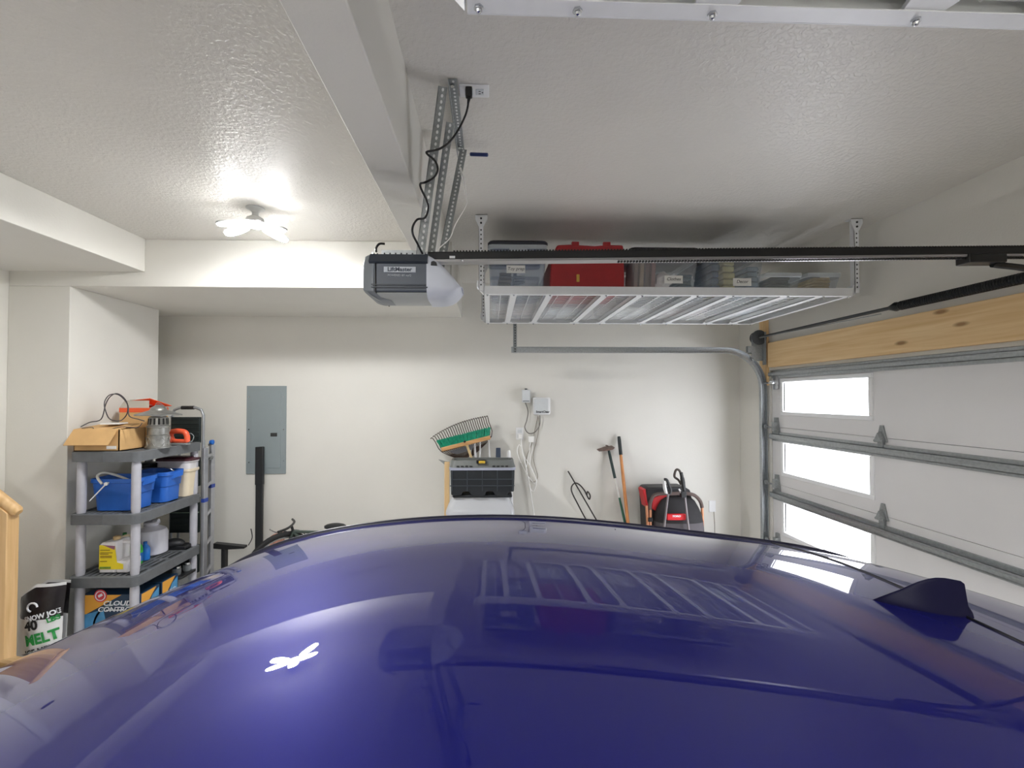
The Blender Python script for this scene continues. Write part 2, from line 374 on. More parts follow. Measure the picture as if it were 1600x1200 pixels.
# ================================================================== OVERHEAD RACKS
def rack(y0, y1, label, full):
    zb = 2.56; x0, x1 = -.035, 2.425
    r = thing('ceiling_storage_rack', label, 'storage rack', ((x0+x1)/2, (y0+y1)/2, zb), 'white ceiling storage racks')
    for ya, yb, s_ in ((y0, y0+.003, 1), (y1-.003, y1, -1)):
        m = MB(); m.box(x0, x1, ya, yb, zb, zb+.053)
        m.box(x0, x1, y0+.0031 if s_ > 0 else y1-.035, y0+.035 if s_ > 0 else y1-.0031, zb, zb+.003); m.build('frame_rail', white_metal, r, bevel=.001)
    for xa, xb, s_ in ((x0, x0+.003, 1), (x1-.003, x1, -1)):
        m = MB(); m.box(xa, xb, y0+.0036, y1-.0036, zb+.0004, zb+.0526); m.box(x0+.001 if s_ > 0 else x1-.035, x0+.035 if s_ > 0 else x1-.001, y0+.0355, y1-.0355, zb, zb+.003); m.build('frame_rail', white_metal, r, bevel=.001)
    bars = []
    for k in range(4):
        for q in (.19, .43):
            xc = x0 + .003 + k*.612 + q; bars.append(xc)
            m = MB(); m.box(xc-.024, xc+.024, y0+.036, y1-.036, zb+.004, zb+.010); m.box(xc-.024, xc-.021, y0+.036, y1-.036, zb+.004, zb+.034); m.box(xc+.021, xc+.024, y0+.036, y1-.036, zb+.004, zb+.034)
            for ya in (y0+.003, y1-.06): m.prism([(xc-.045, ya, zb+.0035), (xc+.045, ya, zb+.0035), (xc+.03, ya+.055, zb+.0035), (xc-.03, ya+.055, zb+.0035)], (0, 0, .01))
            m.build('crossbar', white_metal, r, bevel=.001)
        # wire deck over two crossbars
        m = MB(); xa, xb = x0+.01+k*.612, x0+.003+(k+1)*.612-.004; n = 24
        for i in range(n+1): y = y0+.02+(y1-y0-.04)*i/n; m.cyl((xa, y, zb+.040), (xb, y, zb+.040), .003, n=6)
        for i in range(7): x = xa+(xb-xa)*i/6; m.cyl((x, y0+.02, zb+.0355), (x, y1-.02, zb+.0355), .0032, n=6)
        m.build('wire_deck', white_metal, r)
    for xc in [x0+.02]+bars+[x1-.02]:
        for y in (y0+.017, y1-.017):
            m = MB(); m.cyl((xc, y, zb-.004), (xc, y, zb+.001), .0085, n=6); m.ball((xc, y, zb-.006), .0055, n=8); m.build('bolt', steel, r)
    for x in (x0-.035, x1+.015):
        for y, s_ in ((y0+.0, 1), (y1-.06, 1)):
            m = MB(); m.box(x-.002, x+.028, y+.0, y+.003, zb+.02, CZ-.003); m.box(x-.002, x+.001, y, y+.04, zb+.02, CZ-.003)
            m.prism([(x-.025, y-.004, CZ-.0), (x+.055, y-.004, CZ-.0), (x+.055, y-.004, CZ-.03), (x+.028, y-.004, CZ-.08), (x-.002, y-.004, CZ-.08), (x-.025, y-.004, CZ-.03)], (0, .004, 0))
            m.box(x-.025, x+.055, y-.004, y+.05, CZ-.004, CZ)
            for i in range(14):
                z = zb+.06+i*.03; m.f([m.v((x+.013+.005*math.cos(k*PI/4), y-.0006, z+.006*math.sin(k*PI/4))) for k in range(8)], 1)
            for z in (CZ-.025, CZ-.055): m.cyl((x+.013, y-.008, z), (x+.013, y-.003, z), .007, n=8, m=1)
            m.build('post', [white_metal, hole_dark], r)
            xx = x0 if x < 0 else x1; sg = -1 if x < 0 else 1
            MB().prism([(xx, y+.004, zb+.07), (xx+sg*.05, y+.004, zb+.09), (xx+sg*.05, y+.004, zb+.05), (xx+sg*.004, y+.004, zb)], (0, .05, 0)).build('corner_bracket', white_metal, r, bevel=.001)
    return r
rack(3.0, 4.2, 'white ceiling rack full of bins hanging near the back wall', True)
rack(-.406, .816, 'white ceiling rack directly overhead with only its bolted edge in view', False).rotation_euler.z = math.radians(.45)
# ================================================================== GARAGE DOOR OPENER
OY = 1.75
op = thing('garage_door_opener', 'grey ceiling garage door opener with frosted light lens and long black rail', 'garage door opener', (-.33, OY+.12, 2.25))
opg = mat('opener slate grey', (82, 89, 100), .4, var=(14, .05)); opd = mat('opener dark grey', (56, 62, 72), .4); opl = mat('opener pale underside', (178, 182, 180), .45)
frost = mat('frosted lens', (206, 211, 222), .35, var=(12, .03))
a = at(572, 393, Y=OY); b = at(668, 455, Y=OY); xa, xb, zt0, zb0 = a.x, b.x, a.z, b.z
D = .24
def prof(y0, top, bot, yb): return [(y0+.03, top), (y0, top-.045), (y0+.002, bot+.03), (y0+.004, bot), (y0+.03, bot-.006), (yb, bot-.008), (yb+.02, bot+.03), (yb+.02, top)]
P = prof(OY, zt0, zb0, OY+D)
m = MB(); m.prism([(xa+.012, y, z) for y, z in P], (xb-xa-.01, 0, 0)); body = m.build('housing', opg, op, bevel=.004)
m = MB(); m.box(xa+.012, xb, OY-.002, OY+.01, zt0-.046, zt0-.006, R=Matrix.Rotation(-.6, 3, 'X')); m.build('upper_edge', opd, body)
m = MB()
for z in (zb0+.012, zb0+.022): m.box(xa+.02, xb, OY-.002, OY+.01, z, z+.005)
m.build('ridge', opd, body)
# curved grey end cover
m = MB(); rings = []
for i in range(9):
    t = i/8; x = xa+.03-.045*t; k = 1-.12*t*t; zc = (zt0+zb0)/2; yc = OY+.13
    rings.append([(x + .012*math.cos(PI*(z-zb0)/(zt0-zb0+.001))*0, yc+(y-yc)*k*1.015, zc+(z-zc)*k*1.02) for y, z in P])
m.loft(rings); m.build('end_cover', mat('opener grey end', (128, 134, 140), .4), op, bevel=.003)
m = MB(); m.tube([(xa+.036, y, z) for y, z in prof(OY-.002, zt0+.001, zb0-.002, OY+D)], .0028, n=6); m.build('cover_seam', blackm, op)
# sloping pale lower cover
lc = [(OY+.006, zb0-.003), (OY+.03, zb0-.016), (OY+.07, zb0-.022), (OY+D-.04, zb0-.016), (OY+D, zb0-.004)]
m = MB(); m.prism([(xa+.035, y, z) for y, z in lc], (xb-xa+.01, 0, 0)); m.build('lower_cover', opl, op, bevel=.005)
m = MB(); m.prism([(xa+.0, OY+.004, zb0), (xa+.035, OY+.004, zb0), (xa+.05, OY+.03, zb0-.017), (xa+.085, OY+.06, zb0-.024), (xa+.045, OY+.06, zb0-.024), (xa+.015, OY+.02, zb0-.012)], (0, .1, 0)); m.build('lower_end_cover', mat('opener grey end', (128, 134, 140)), op, bevel=.003)
# frosted lens bulging from the other end
m = MB(); rings = []; xr = at(725, 440, Y=OY+.1).x
NL = 12
for i in range(NL+1):
    t = i/NL; x = xb-.004 + (xr-xb)*math.sin(t*PI/2)
    s = math.sin(t*PI/2); top = zt0 + .002 - (zt0-zb0)*.86*s**1.35; bot = zb0-.024 + .06*s**4; 
    hh = (top-bot)/2; zc = (top+bot)/2; yc = OY+D/2; hy = (D/2+.004)*math.sqrt(max(.02, 1-t**2.2))
    rings.append([(x, yc + hy*math.copysign(abs(math.cos(th))**.45, math.cos(th)), zc + hh*math.copysign(abs(math.sin(th))**.5, math.sin(th))) for th in [2*PI*j/32 for j in range(32)]])
m.loft(rings); lens = m.build('light_lens', frost, op, smooth=60)
m = MB(); q = at(678, 411, Y=OY-.006); m.prism([(q.x-.012, q.y, q.z-.008), (q.x+.012, q.y, q.z-.008), (q.x+.009, q.y, q.z+.003), (q.x, q.y, q.z+.008), (q.x-.008, q.y, q.z+.007), (q.x-.011, q.y, q.z+.003)], (0, .012, 0)); m.build('lens_latch', blackm, lens)
# name plate
q = at(624.5, 421, Y=OY-.003); MB().box(q.x-.060, q.x+.060, OY-.003, OY+.001, q.z-.0105, q.z+.0105).build('name_plate', mat('silver plate', (196, 202, 210), .4), op)
text('LiftMaster', .0215, facing_cam((q.x, OY-.0035, q.z)), mat('plate lettering', (66, 74, 90), .5), op, sx=1.05, bold=.0006)
q = at(624, 430, Y=OY-.003); text('POWERED BY myQ', .0105, facing_cam((q.x, OY-.001, q.z)), mat('silver plate', (196, 202, 210)), op)
# small screws
for px in (583, 667): q = at(px, 396, Y=OY+.012); MB().cyl((q.x, OY+.004, q.z), (q.x, OY+.02, q.z), .005, n=8).build('screw', steel, op)
# perforated plate on top
a1 = at(596, 392, Y=OY+.06); a2 = at(652, 392, Y=OY+.06)
m = MB(); m.box(a1.x, a2.x, OY+.06, OY+.063, zt0-.004, zt0+.026); m.box(a1.x, a2.x, OY+.06, OY+.09, zt0-.004, zt0-.001)
for i in range(6):
    x = a1.x+.012+i*(a2.x-a1.x-.02)/5.5; m.f([m.v((x+.0035*math.cos(k*PI/4), OY+.0594, zt0+.012+.0035*math.sin(k*PI/4))) for k in range(8)], 1)
m.build('top_bracket', [galv, hole_dark], op)
# drive rail with toothed belt
RYr = 1.86
ra = at(700, 402, Y=RYr); rb = at(1600, 393.5, Y=RYr); rs = (rb.z-ra.z)/(rb.x-ra.x); rx1 = 2.47
rz = lambda x: ra.z + rs*(x-ra.x)
x0r = xb-.03
def slab(mb, xa, xb, dz0, dz1, y0, y1): mb.prism([(xa, y0, rz(xa)+dz0), (xb, y0, rz(xb)+dz0), (xb, y0, rz(xb)+dz1), (xa, y0, rz(xa)+dz1)], (0, y1-y0, 0))
m = MB(); slab(m, x0r, rx1, -.012, .012, RYr-.02, RYr-.002); slab(m, x0r, rx1, -.014, .004, RYr-.002, RYr+.03); m.build('rail', blackm, op, bevel=.001)
m = MB(); slab(m, x0r, rx1, .013, .019, RYr-.012, RYr+.004)
for i in range(190):
    x = x0r+.12+i*.0125; m.box(x, x+.006, RYr-.014, RYr+.004, rz(x)+.019, rz(x)+.0235)
m.build('drive_belt', rubber, op)
m = MB(); slab(m, x0r+.02, rx1, -.0235, -.0145, RYr-.022, RYr+.026); m.build('lower_flange', mat('rail steel', (176, 174, 176), .3, metal=.7), op)
m = MB()
for i in range(150):
    x = .52+i*.0125
    if x < 2.38: m.box(x, x+.007, RYr-.016, RYr-.004, rz(x)-.031, rz(x)-.025)
m.build('rail_dashes', rubber, op)  # row of dark dashes along the underside of the rail
m = MB(); q = at(706, 401, Y=RYr-.03); m.box(q.x-.01, q.x+.012, RYr-.024, RYr-.019, q.z-.004, q.z+.005); q2 = at(722, 406, Y=RYr-.03)
m.build('rail_clip', white_metal, op); MB().ball((q2.x, RYr-.024, q2.z), .006, n=8).build('rail_bolt', steel, op)
m = MB(); slab(m, rx1-.06, 2.588, -.075, -.035, RYr-.03, RYr+.03); slab(m, rx1-.06, rx1, -.04, .02, RYr-.032, RYr+.036); m.build('header_bracket', galv_dull, op, bevel=.003)
tx = 2.05
m = MB(); slab(m, tx-.08, tx+.08, -.05, -.014, RYr-.03, RYr+.03); m.build('trolley', blackm, op, bevel=.004)
m = MB(); m.tube([(tx+.05, RYr, rz(tx)-.05), (tx+.3, RYr, rz(tx)-.1), (SX0-.1, RYr, 2.18), (SX0-.03, RYr, 2.06)], .014, n=8, smooth=6); m.build('door_arm', blackm, op)
# hanging angle irons
cxm = at(705, 122, Z=CZ)
hk_ = thing('angle_iron_hanger', 'perforated steel angle irons hanging the opener from the ceiling', 'hanger bracket', (cxm.x, 1.9, 2.45))
def iron(p0, p1, w=.032, s1=(1, 0, 0), s2=(0, 1, 0)):
    m = MB(); perf(m, p0, p1, w, s1, s2, step=.022); return m.build('angle_iron', [galv_dull, hole], hk_)
cy0, cy1 = cxm.y, at(720, 235, Z=CZ).y
iron((cxm.x-.012, cy0, CZ-.002), (cxm.x-.012, cy1, CZ-.002), .034, (1, 0, 0), (0, 0, -1))
q = at(655, 383, Y=OY+.06); t1 = at(690, 134, Y=cy0+.015)
iron((t1.x-.012, t1.y, min(t1.z, CZ-.02)), (q.x-.014, OY+.06, zt0), .034)
q = at(671, 381, Y=1.90); t2 = at(703, 190, Y=1.78); iron((t2.x-.014, t2.y, t2.z), (q.x-.014, 1.90, zt0), .03)
q = at(689, 376, Y=1.95); t3 = at(723, 228, Y=cy1-.05); iron((t3.x-.014, t3.y, CZ-.02), (q.x-.02, 1.95, zt0), .034)
for y in (cy0+.03, cy1-.04): MB().cyl((cxm.x+.002, y, CZ-.012), (cxm.x+.002, y, CZ-.002), .009, n=6).build('lag_bolt', steel, hk_)
# ceiling outlet, plug and coiled power cord
c0 = at(741, 141, Z=CZ)
ou = thing('ceiling_outlet', 'white ceiling power outlet with a black plug in it', 'outlet', (c0.x, c0.y, CZ))
MB().box(c0.x-.058, c0.x+.058, c0.y-.036, c0.y+.036, CZ-.006, CZ).build('cover_plate', white_pl, ou, bevel=.003)
m = MB()
for dx in (-.02, .022): m.box(c0.x+dx-.016, c0.x+dx+.016, c0.y-.017, c0.y+.017, CZ-.009, CZ-.005)
m.build('receptacle', offwhite, ou, bevel=.004)
m = MB()
for dx in (.022,):
    for s_ in (-.007, .007): m.box(c0.x+dx-.005, c0.x+dx+.003, c0.y+s_-.0015, c0.y+s_+.0015, CZ-.0098, CZ-.0088)
    m.cyl((c0.x+dx+.010, c0.y, CZ-.0098), (c0.x+dx+.010, c0.y, CZ-.0088), .0028, n=8)
m.build('slot', hole_dark, ou)
pl = at(733, 146, Z=CZ-.03)
co = op
MB().box(pl.x-.014, pl.x+.012, pl.y-.012, pl.y+.012, CZ-.045, CZ-.009).cyl((pl.x, pl.y, CZ-.045), (pl.x-.004, pl.y, CZ-.07), .007, .004, n=10).build('power_plug', blackm, co, bevel=.004)
cp = [(732, 160, 1.82), (728, 178, 1.82), (716, 203, 1.80), (702, 222, 1.76), (686, 233, 1.72), (668, 237, 1.70), (668, 241, 1.70), (680, 252, 1.70), (684, 265, 1.70), (678, 277, 1.73), (664, 285, 1.76), (657, 287, 1.72), (658, 295, 1.70), (666, 312, 1.70), (669, 325, 1.72), (664, 340, 1.75), (652, 343, 1.78), (645, 354, 1.73), (645, 366, 1.72), (652, 380, 1.73), (660, 396, 1.78)]
MB().tube([(pl.x-.004, pl.y, CZ-.068)] + [at(x, y, Y=d) for x, y, d in cp], .0042, n=8, smooth=5).build('power_cord', blackm, co)
m = MB(); m.tube([at(588, 394, Y=OY+.05), at(588, 387, Y=OY+.05), at(593, 381, Y=OY+.06), at(601, 381, Y=OY+.07)], .0045, n=8, smooth=5)
m.build('power_lead', blackm, op)
bw = MB(); bw.tube([at(x, y, Y=d) for x, y, d in ((720, 262, 2.05), (726, 285, 2.0), (729, 310, 1.95), (728, 322, 1.95), (712, 350, 1.9), (703, 372, 1.88), (688, 386, 1.86), (682, 393, 1.85))], .0022, n=6, smooth=5)
bw.tube([at(x, y, Y=d) for x, y, d in ((718, 258, 2.05), (722, 280, 2.0), (727, 305, 1.96))], .0016, n=6, smooth=5)
tag(bw.build('bell_wire', cord_w), 'thin pale twisted wire dropping beside the perforated hanger to the opener', 'wire')
s0 = at(735, 241, Z=CZ-.03); s1 = at(762, 242, Z=CZ-.05)
sp = thing('wire_splice', 'dark blue wrapped wire splice poking out from the ceiling hanger', 'wire splice', s0)
MB().tube([s0, s1], .0085, n=10).build('blue_sleeve', mat('blue sleeve', (24, 44, 98), .5), sp, bevel=.002)
m = MB()
for dz in (-.008, 0, .009): m.tube([at(722, 235, Z=CZ-.02)+Vector((0, 0, dz)), at(729, 239, Z=CZ-.03)+Vector((0, .01, dz)), s0], .002, n=6, smooth=4)
m.build('wire_end', cord_w, sp)

# ================================================================== CEILING LAMP
lp = at(399, 323, Y=2.93)
lampgrey = mat('lamp housing', (196, 197, 196), .4)
def lamp(lx, ly, label, glow=glow):
    la = thing('ceiling_light', label, 'ceiling light', (lx, ly, CZ), 'multi-panel ceiling lamps')
    m = MB(); m.lathe([(.055, 0), (.055, -.006), (.035, -.014), (.02, -.03), (.02, -.05)], (lx, ly, CZ)); m.build('base', lampgrey, la)
    m = MB(); m.lathe([(.014, -.045), (.05, -.068), (.054, -.10), (.045, -.11)], (lx, ly, CZ)); m.build('hub', lampgrey, la)
    hz = CZ-.10
    for k, az in enumerate((168, 222, 292, 348, 52)):
        a_ = math.radians(az); R = Matrix.Translation((lx, ly, hz)) @ Matrix.Rotation(a_, 4, 'Z') @ Matrix.Rotation(math.radians(14), 4, 'Y')
        m = MB(R); n = 12
        out = [(.045+.09*(1-math.cos(t*PI))*.98, .042*math.sin(t*PI)**.6) for t in [i/n for i in range(n+1)]]
        poly = [(x, y, 0) for x, y in out] + [(x, -y, 0) for x, y in out[-2:0:-1]]
        m.prism(poly, (0, 0, .012)); p_ = m.build('lamp_panel', lampgrey, la, bevel=.002)
        m = MB(R); cx = .135
        m.prism([(cx+(x-cx)*.9, y*.86, -.009) for x, y, z in poly], (0, 0, .011)); m.build('lens', glow, p_)
    MB().lathe([(.02, -.112), (.038, -.112), (.034, -.122), (.005, -.126)], (lx, ly, CZ)).build('centre_lens', glow, la)
lamp(lp.x, lp.y, 'bright multi-panel ceiling lamp glowing under its round base near the soffit')
lamp(-1.5, -.9, 'unseen fill lamp added on the rear part of the ceiling past the overhead beam', glow)  # assumed lamp behind the camera, added to even out the brightness
lamp(1.0, -1.1, 'unseen fill lamp added behind the overhead rack on the garage door side', glow2)  # another added lamp out of view, brightens the racks and door side

# ================================================================== BINS ON THE FAR RACK
DZ = 2.6035
rim_m = mat('milky rim', (206, 212, 216), .3, alpha=.6)
def tote(px0, px1, pytop, label, mbody, lidm=None, depth=.52, y0=3.03, word=None, wpx=None, top_in=.0, cat='storage bin', group=None, z1=None, handle=True):
    xa = at(px0, 440, Y=y0).x if px0 > 50 else px0; xb = at(px1, 440, Y=y0).x if px1 > 50 else px1
    zt = at(px0, pytop, Y=y0).z if z1 is None else z1
    t = thing('storage_bin', label, cat, ((xa+xb)/2, y0+depth/2, DZ), group)
    w = (xb-xa)/2; cx = (xa+xb)/2; cy = y0+depth/2; rim = zt-.035 if lidm else zt-.02
    def rect(k, z, o=0): 
        a, b, c = w*k+o, depth/2*k+o, .03
        return [(cx+sx*(a-c)+c*math.cos(th), cy+sy*(b-c)+c*math.sin(th), z) for sx, sy, t0 in ((1,1,0),(-1,1,PI/2),(-1,-1,PI),(1,-1,1.5*PI)) for th in (t0, t0+PI/4, t0+PI/2)]
    m = MB(); m.loft([rect(.86, DZ+.002), rect(.875, DZ+.02), rect(.955, rim-.03), rect(.955, rim)], cap=False)
    m.f([m.v(p) for p in rect(.86, DZ+.002)])
    b_ = m.build('tub', mbody, t, smooth=40)
    m = MB(); m.loft([rect(.955, rim-.028), rect(.99, rim-.024), rect(.99, rim), rect(.955, rim)], cap=False); m.build('rim', rim_m, t, smooth=40)
    if lidm:
        m = MB(); m.loft([rect(.985, rim), rect(1.0, rim+.004), rect(1.0, rim+.016), rect(.95, rim+.03), rect(.8, rim+.034)]); m.build('lid', lidm, t, smooth=40)
    if handle:
        m = MB(); m.box(cx-.06, cx+.06, y0-.004, y0+.02, rim-.058, rim-.026); m.build('handle', rim_m, t, bevel=.004)
    if word:
        q = at(*wpx, Y=y0+.012); lw, lh = .062, .026
        l = MB().box(q.x-lw, q.x+lw, y0+.006, y0+.0075, q.z-lh, q.z+lh).build('label_card', paper, t)
        text(word, .03, facing_cam((q.x, y0+.0055, q.z+.002)), ink, l, shear=.2)
    return t, (xa, xb, y0, y0+depth, zt)
redm = mat('red plastic', (150, 18, 26), .4, var=(20, .08))
bin_g = 'bins on the ceiling rack'
tote(762, 857, 373, 'blue-grey clear bin with a dark lid and handwritten card, next to the red case', clear_blue, mat('navy lid', (30, 32, 44), .4), word='Toy prep', wpx=(806, 421), group=bin_g)
# red hard case
xa, xb = at(859, 440, Y=3.03).x, at(976, 440, Y=3.03).x; zt = at(900, 381, Y=3.03).z
rc = thing('tool_case', 'red plastic case with hinged lid between the clear bins', 'tool case', ((xa+xb)/2, 3.25, DZ))
m = MB(); m.prism([(xa, 3.03, DZ), (xb, 3.03, DZ), (xb, 3.03, zt-.085), (xa+.012, 3.03, zt-.085)], (0, .5, 0)); m.build('body', redm, rc, bevel=.012)
m = MB(); m.prism([(xa+.014, 3.025, zt-.083), (xb-.0, 3.025, zt-.083), (xb-.008, 3.025, zt-.005), (xb-.10, 3.025, zt-.003), (xb-.2, 3.025, zt-.012), (xa+.14, 3.025, zt-.003), (xa+.05, 3.025, zt-.008)], (0, .5, 0)); m.build('lid', redm, rc, bevel=.012)
for x in (xa+.17, xb-.12):
    MB().box(x-.025, x+.025, 3.018, 3.04, zt-.02, zt+.012).build('latch', redm, rc, bevel=.004)
q = at(903, 434, Y=3.03); MB().box(q.x-.01, q.x+.01, 3.024, 3.032, q.z-.028, q.z+.022).build('gold_badge', mat('brass', (196, 160, 70), .4, metal=.3), rc, bevel=.003)
tote(984, 1097, 384, 'clear bin with white card, full of books and crumpled paper, next to the red case', clear, black_pl, word='Clothes', wpx=(1052, 437), group=bin_g)
tote(1100, 1199, 386, 'clear bin with card and dark lid, holding blue-grey and yellow folded things', clear, black_pl, word='Decor', wpx=(1159, 441), group=bin_g)
tote(1196, 1257, 421, 'low open clear bin with domed rim beside the yellow-filled bin', clear, None, group=bin_g, handle=False)
tote(1262, 1318, 421, 'low open clear bin next to the end post of the rack', clear, None, group=bin_g, handle=False)
# contents that show through
def stuffed(px0, px1, py0, y, dep, rgb, label, cat, name, wob=.012, group=None):
    a, b = at(px0, py0, Y=y), at(px1, 445, Y=y)
    m = MB(); n = 5
    for i in range(n):
        z0 = DZ+.006+(a.z-DZ-.006)*i/n; z1 = DZ+.006+(a.z-DZ-.006)*(i+.88)/n; o1, o2 = random.uniform(-wob, wob), random.uniform(-wob, wob)
        m.box(a.x+abs(o1), b.x-abs(o2), y+abs(o1), y+dep, z0, z1)
    o = m.build(name, mat('fabric %s' % (rgb,), rgb, .85, bump=(60, .3), var=(18, .2)), bevel=.008); return tag(o, label, cat, group)
stuffed(778, 800, 424, 3.09, .34, (150, 140, 120), 'beige papers folded inside the bin with dark lid', 'papers', 'folded_papers')
stuffed(802, 822, 430, 3.09, .34, (172, 178, 180), 'pale folded cloth inside the bin with dark lid, under its card', 'cloth', 'folded_cloth')
for i, (px, c) in enumerate(((994, (120, 96, 80)), (1003, (150, 128, 104)), (1012, (96, 70, 62)), (1021, (140, 100, 92)))):
    q = at(px, 405, Y=3.09); dsc = ('brown book next to the bin wall nearest the red case', 'tan book second from the red case, upright in the clear bin', 'dark brown book third from the red case in the clear bin', 'reddish book beside the crumpled paper in the clear bin')[i]
    o = MB().box(q.x-.014, q.x+.014, 3.09, 3.3, DZ+.008, q.z, R=Matrix.Rotation(.05, 3, 'Y')).build('book', mat('book %d' % i, c, .7), bevel=.003); tag(o, dsc, 'book', 'books in the clear bin')
q = at(1036, 422, Y=3.12); m = MB(); m.ball((q.x, 3.13, DZ+.075), .062, n=22)
for v in m.bm.verts: v.co += Vector((noise.noise(v.co*24), noise.noise(v.co*24+Vector((5, 0, 0))), noise.noise(v.co*24+Vector((0, 7, 0)))))*.02
tag(m.build('crumpled_paper', mat('crumpled paper', (214, 206, 202), .8), smooth=20), 'crumpled white paper in the clear bin of books', 'paper')
stuffed(1058, 1083, 427, 3.1, .3, (66, 92, 104), 'teal folded cloth at the end of the bin of books', 'cloth', 'folded_cloth')
stuffed(1111, 1126, 400, 3.09, .3, (66, 84, 104), 'blue-grey folded cloth standing in the bin with yellow things', 'cloth', 'folded_cloth')
stuffed(1129, 1150, 404, 3.09, .3, (188, 180, 130), 'yellowish folded cloth in the bin beside the low open bins', 'cloth', 'folded_cloth')
stuffed(1166, 1187, 415, 3.1, .3, (120, 136, 150), 'pale blue folded cloth behind the corner of the yellow-filled bin', 'cloth', 'folded_cloth')
stuffed(1204, 1236, 432, 3.1, .3, (66, 76, 66), 'dark green cloth in the low bin with domed rim', 'cloth', 'folded_cloth')
stuffed(1270, 1300, 432, 3.1, .3, (170, 150, 104), 'tan cloth in the low bin by the rack post', 'cloth', 'folded_cloth')
# second row and a flat tray lying on it
for i, (xa, xb, z1, mb, lid, ds) in enumerate(((.0, .40, 2.86, clear, None, 'clear bin of papers in the rear row behind the blue-grey bin'), (.42, .86, 2.86, clear, None, 'clear bin in the rear row behind the red case'), (.90, 1.36, 2.86, clear, None, 'clear bin in the rear row behind the bin of books'), (1.40, 1.86, 2.86, clear, None, 'clear bin in the rear row behind the yellow-filled bin'), (1.9, 2.36, 2.84, clear, None, 'clear bin in the rear row under the flat dark tray'))):
    tote(xa, xb, 0, ds, mb, lid, depth=.52, y0=3.62, z1=z1, group=bin_g)
    o = MB().box(xa+.05, xb-.05, 3.7, 4.06, DZ+.006, DZ+.07).build('paper_stack', mat('paper heap %d' % (i % 3), [(222, 208, 204), (222, 226, 228), (232, 230, 224)][i % 3], .8, var=(16, .12)), bevel=.01)
    tag(o, ['pinkish paper stack in the rear bin behind the blue-grey bin', 'pale grey paper stack in the rear bin behind the red case', 'cream paper stack in the rear bin behind the bin of books', 'pinkish paper stack in the rear bin behind the yellow-filled bin', 'pale grey paper stack in the rear bin under the dark tray'][i], 'papers', 'papers in the rear bins')
q0, q1 = at(1212, 384, Y=3.7), at(1318, 378, Y=3.7)
m = MB(); m.box(q0.x, q1.x, 3.6, 4.1, 2.842, 2.857); m.box(q0.x+.02, q1.x-.02, 3.62, 4.08, 2.857, 2.866); tag(m.build('flat_tray', dark_pl, bevel=.004), 'flat dark tray lying across the bins by the rack end post', 'tray')
m = MB(); m.ball((2.05, 3.85, 2.866+.04), .2, (1, .8, .2), n=18)
tag(m.build('dark_bag', mat('dark green bag', (52, 62, 54), .8, var=(14, .2))), 'dark green bag slumped on the flat tray above the low bins', 'bag')
# dark totes on the overhead rack
for i, (xa, xb) in enumerate(((.0, .80), (.806, 1.60), (1.606, 2.39))):
    t = thing('storage_tote', ('dark green tote on the overhead rack above its first crossbars', 'dark olive tote in the middle of the overhead rack', 'blackish green tote on the overhead rack toward the door')[i], 'storage tote', ((xa+xb)/2, .3, DZ), 'dark totes on the overhead rack')
    mm = mat('dark green tote %d' % i, ((46, 54, 40), (40, 46, 34), (30, 38, 32))[i], .5, var=(10, .15))
    MB().loft([[(xa, -.1, DZ), (xb, -.1, DZ), (xb, .77, DZ), (xa, .77, DZ)], [(xa, -.13, DZ+.3), (xb, -.13, DZ+.3), (xb, .79, DZ+.3), (xa, .79, DZ+.3)]]).build('tub', mm, t, bevel=.02)
    MB().box(xa+.001, xb-.001, -.14, .80, DZ+.3, DZ+.33).build('lid', dark_pl, t, bevel=.008)
# ================================================================== RESIN SHELF UNIT
HX0, HX1, HY0, HY1 = -3.075, -2.575, 3.45, 4.22
TOPS = [.115, .575, 1.03, 1.487]
sg = mat('grey resin', (96, 99, 102), .55, var=(18, .1)); pg = mat('pale grey resin', (176, 176, 184), .5, var=(14, .05))
su = thing('shelf_unit', 'four-tier grey resin shelf unit loaded with boxes, buckets and bottles', 'shelf unit', ((HX0+HX1)/2, (HY0+HY1)/2, 0))
def rrect(x0, x1, y0, y1, z, c=.05, n=4):
    return [(cx+c*math.cos(t), cy+c*math.sin(t), z) for cx, cy, t0 in ((x1-c, y1-c, 0), (x0+c, y1-c, PI/2), (x0+c, y0+c, PI), (x1-c, y0+c, 1.5*PI)) for t in [t0+PI/2*i/n for i in range(n+1)]]
for zt in TOPS:
    m = MB(); m.loft([rrect(HX0, HX1, HY0, HY1, zt-.075), rrect(HX0, HX1, HY0, HY1, zt-.004), rrect(HX0+.004, HX1-.004, HY0+.004, HY1-.004, zt), rrect(HX0+.03, HX1-.03, HY0+.03, HY1-.03, zt), rrect(HX0+.032, HX1-.032, HY0+.032, HY1-.032, zt-.012), rrect(HX0+.032, HX1-.032, HY0+.032, HY1-.032, zt-.06)])
    for i in range(9): x = HX0+.05+i*.045; m.box(x, x+.024, HY0+.035, HY1-.035, zt-.012, zt-.004)
    for y in (HY0+.2, HY0+.4, HY0+.6): m.box(HX0+.035, HX1-.035, y-.02, y+.02, zt-.012, zt-.005)
    for x in (HX0+.25,): m.box(x-.003, x+.003, HY0-.002, HY0+.002, zt-.07, zt-.006)
    m.build('shelf', sg, su)
for x in (HX0+.06, HX1-.045):
    for y in (HY0+.05, HY1-.05):
        zs_ = [0]+TOPS
        for i in range(4):
            z0 = (TOPS[i-1] if i else 0.0)-.0; z1 = TOPS[i]-.075
            MB().lathe([(.026, z0), (.030, z0+.03), (.030, z1-.03), (.026, z1)], (x, y, 0), n=18).build('post', pg, su)
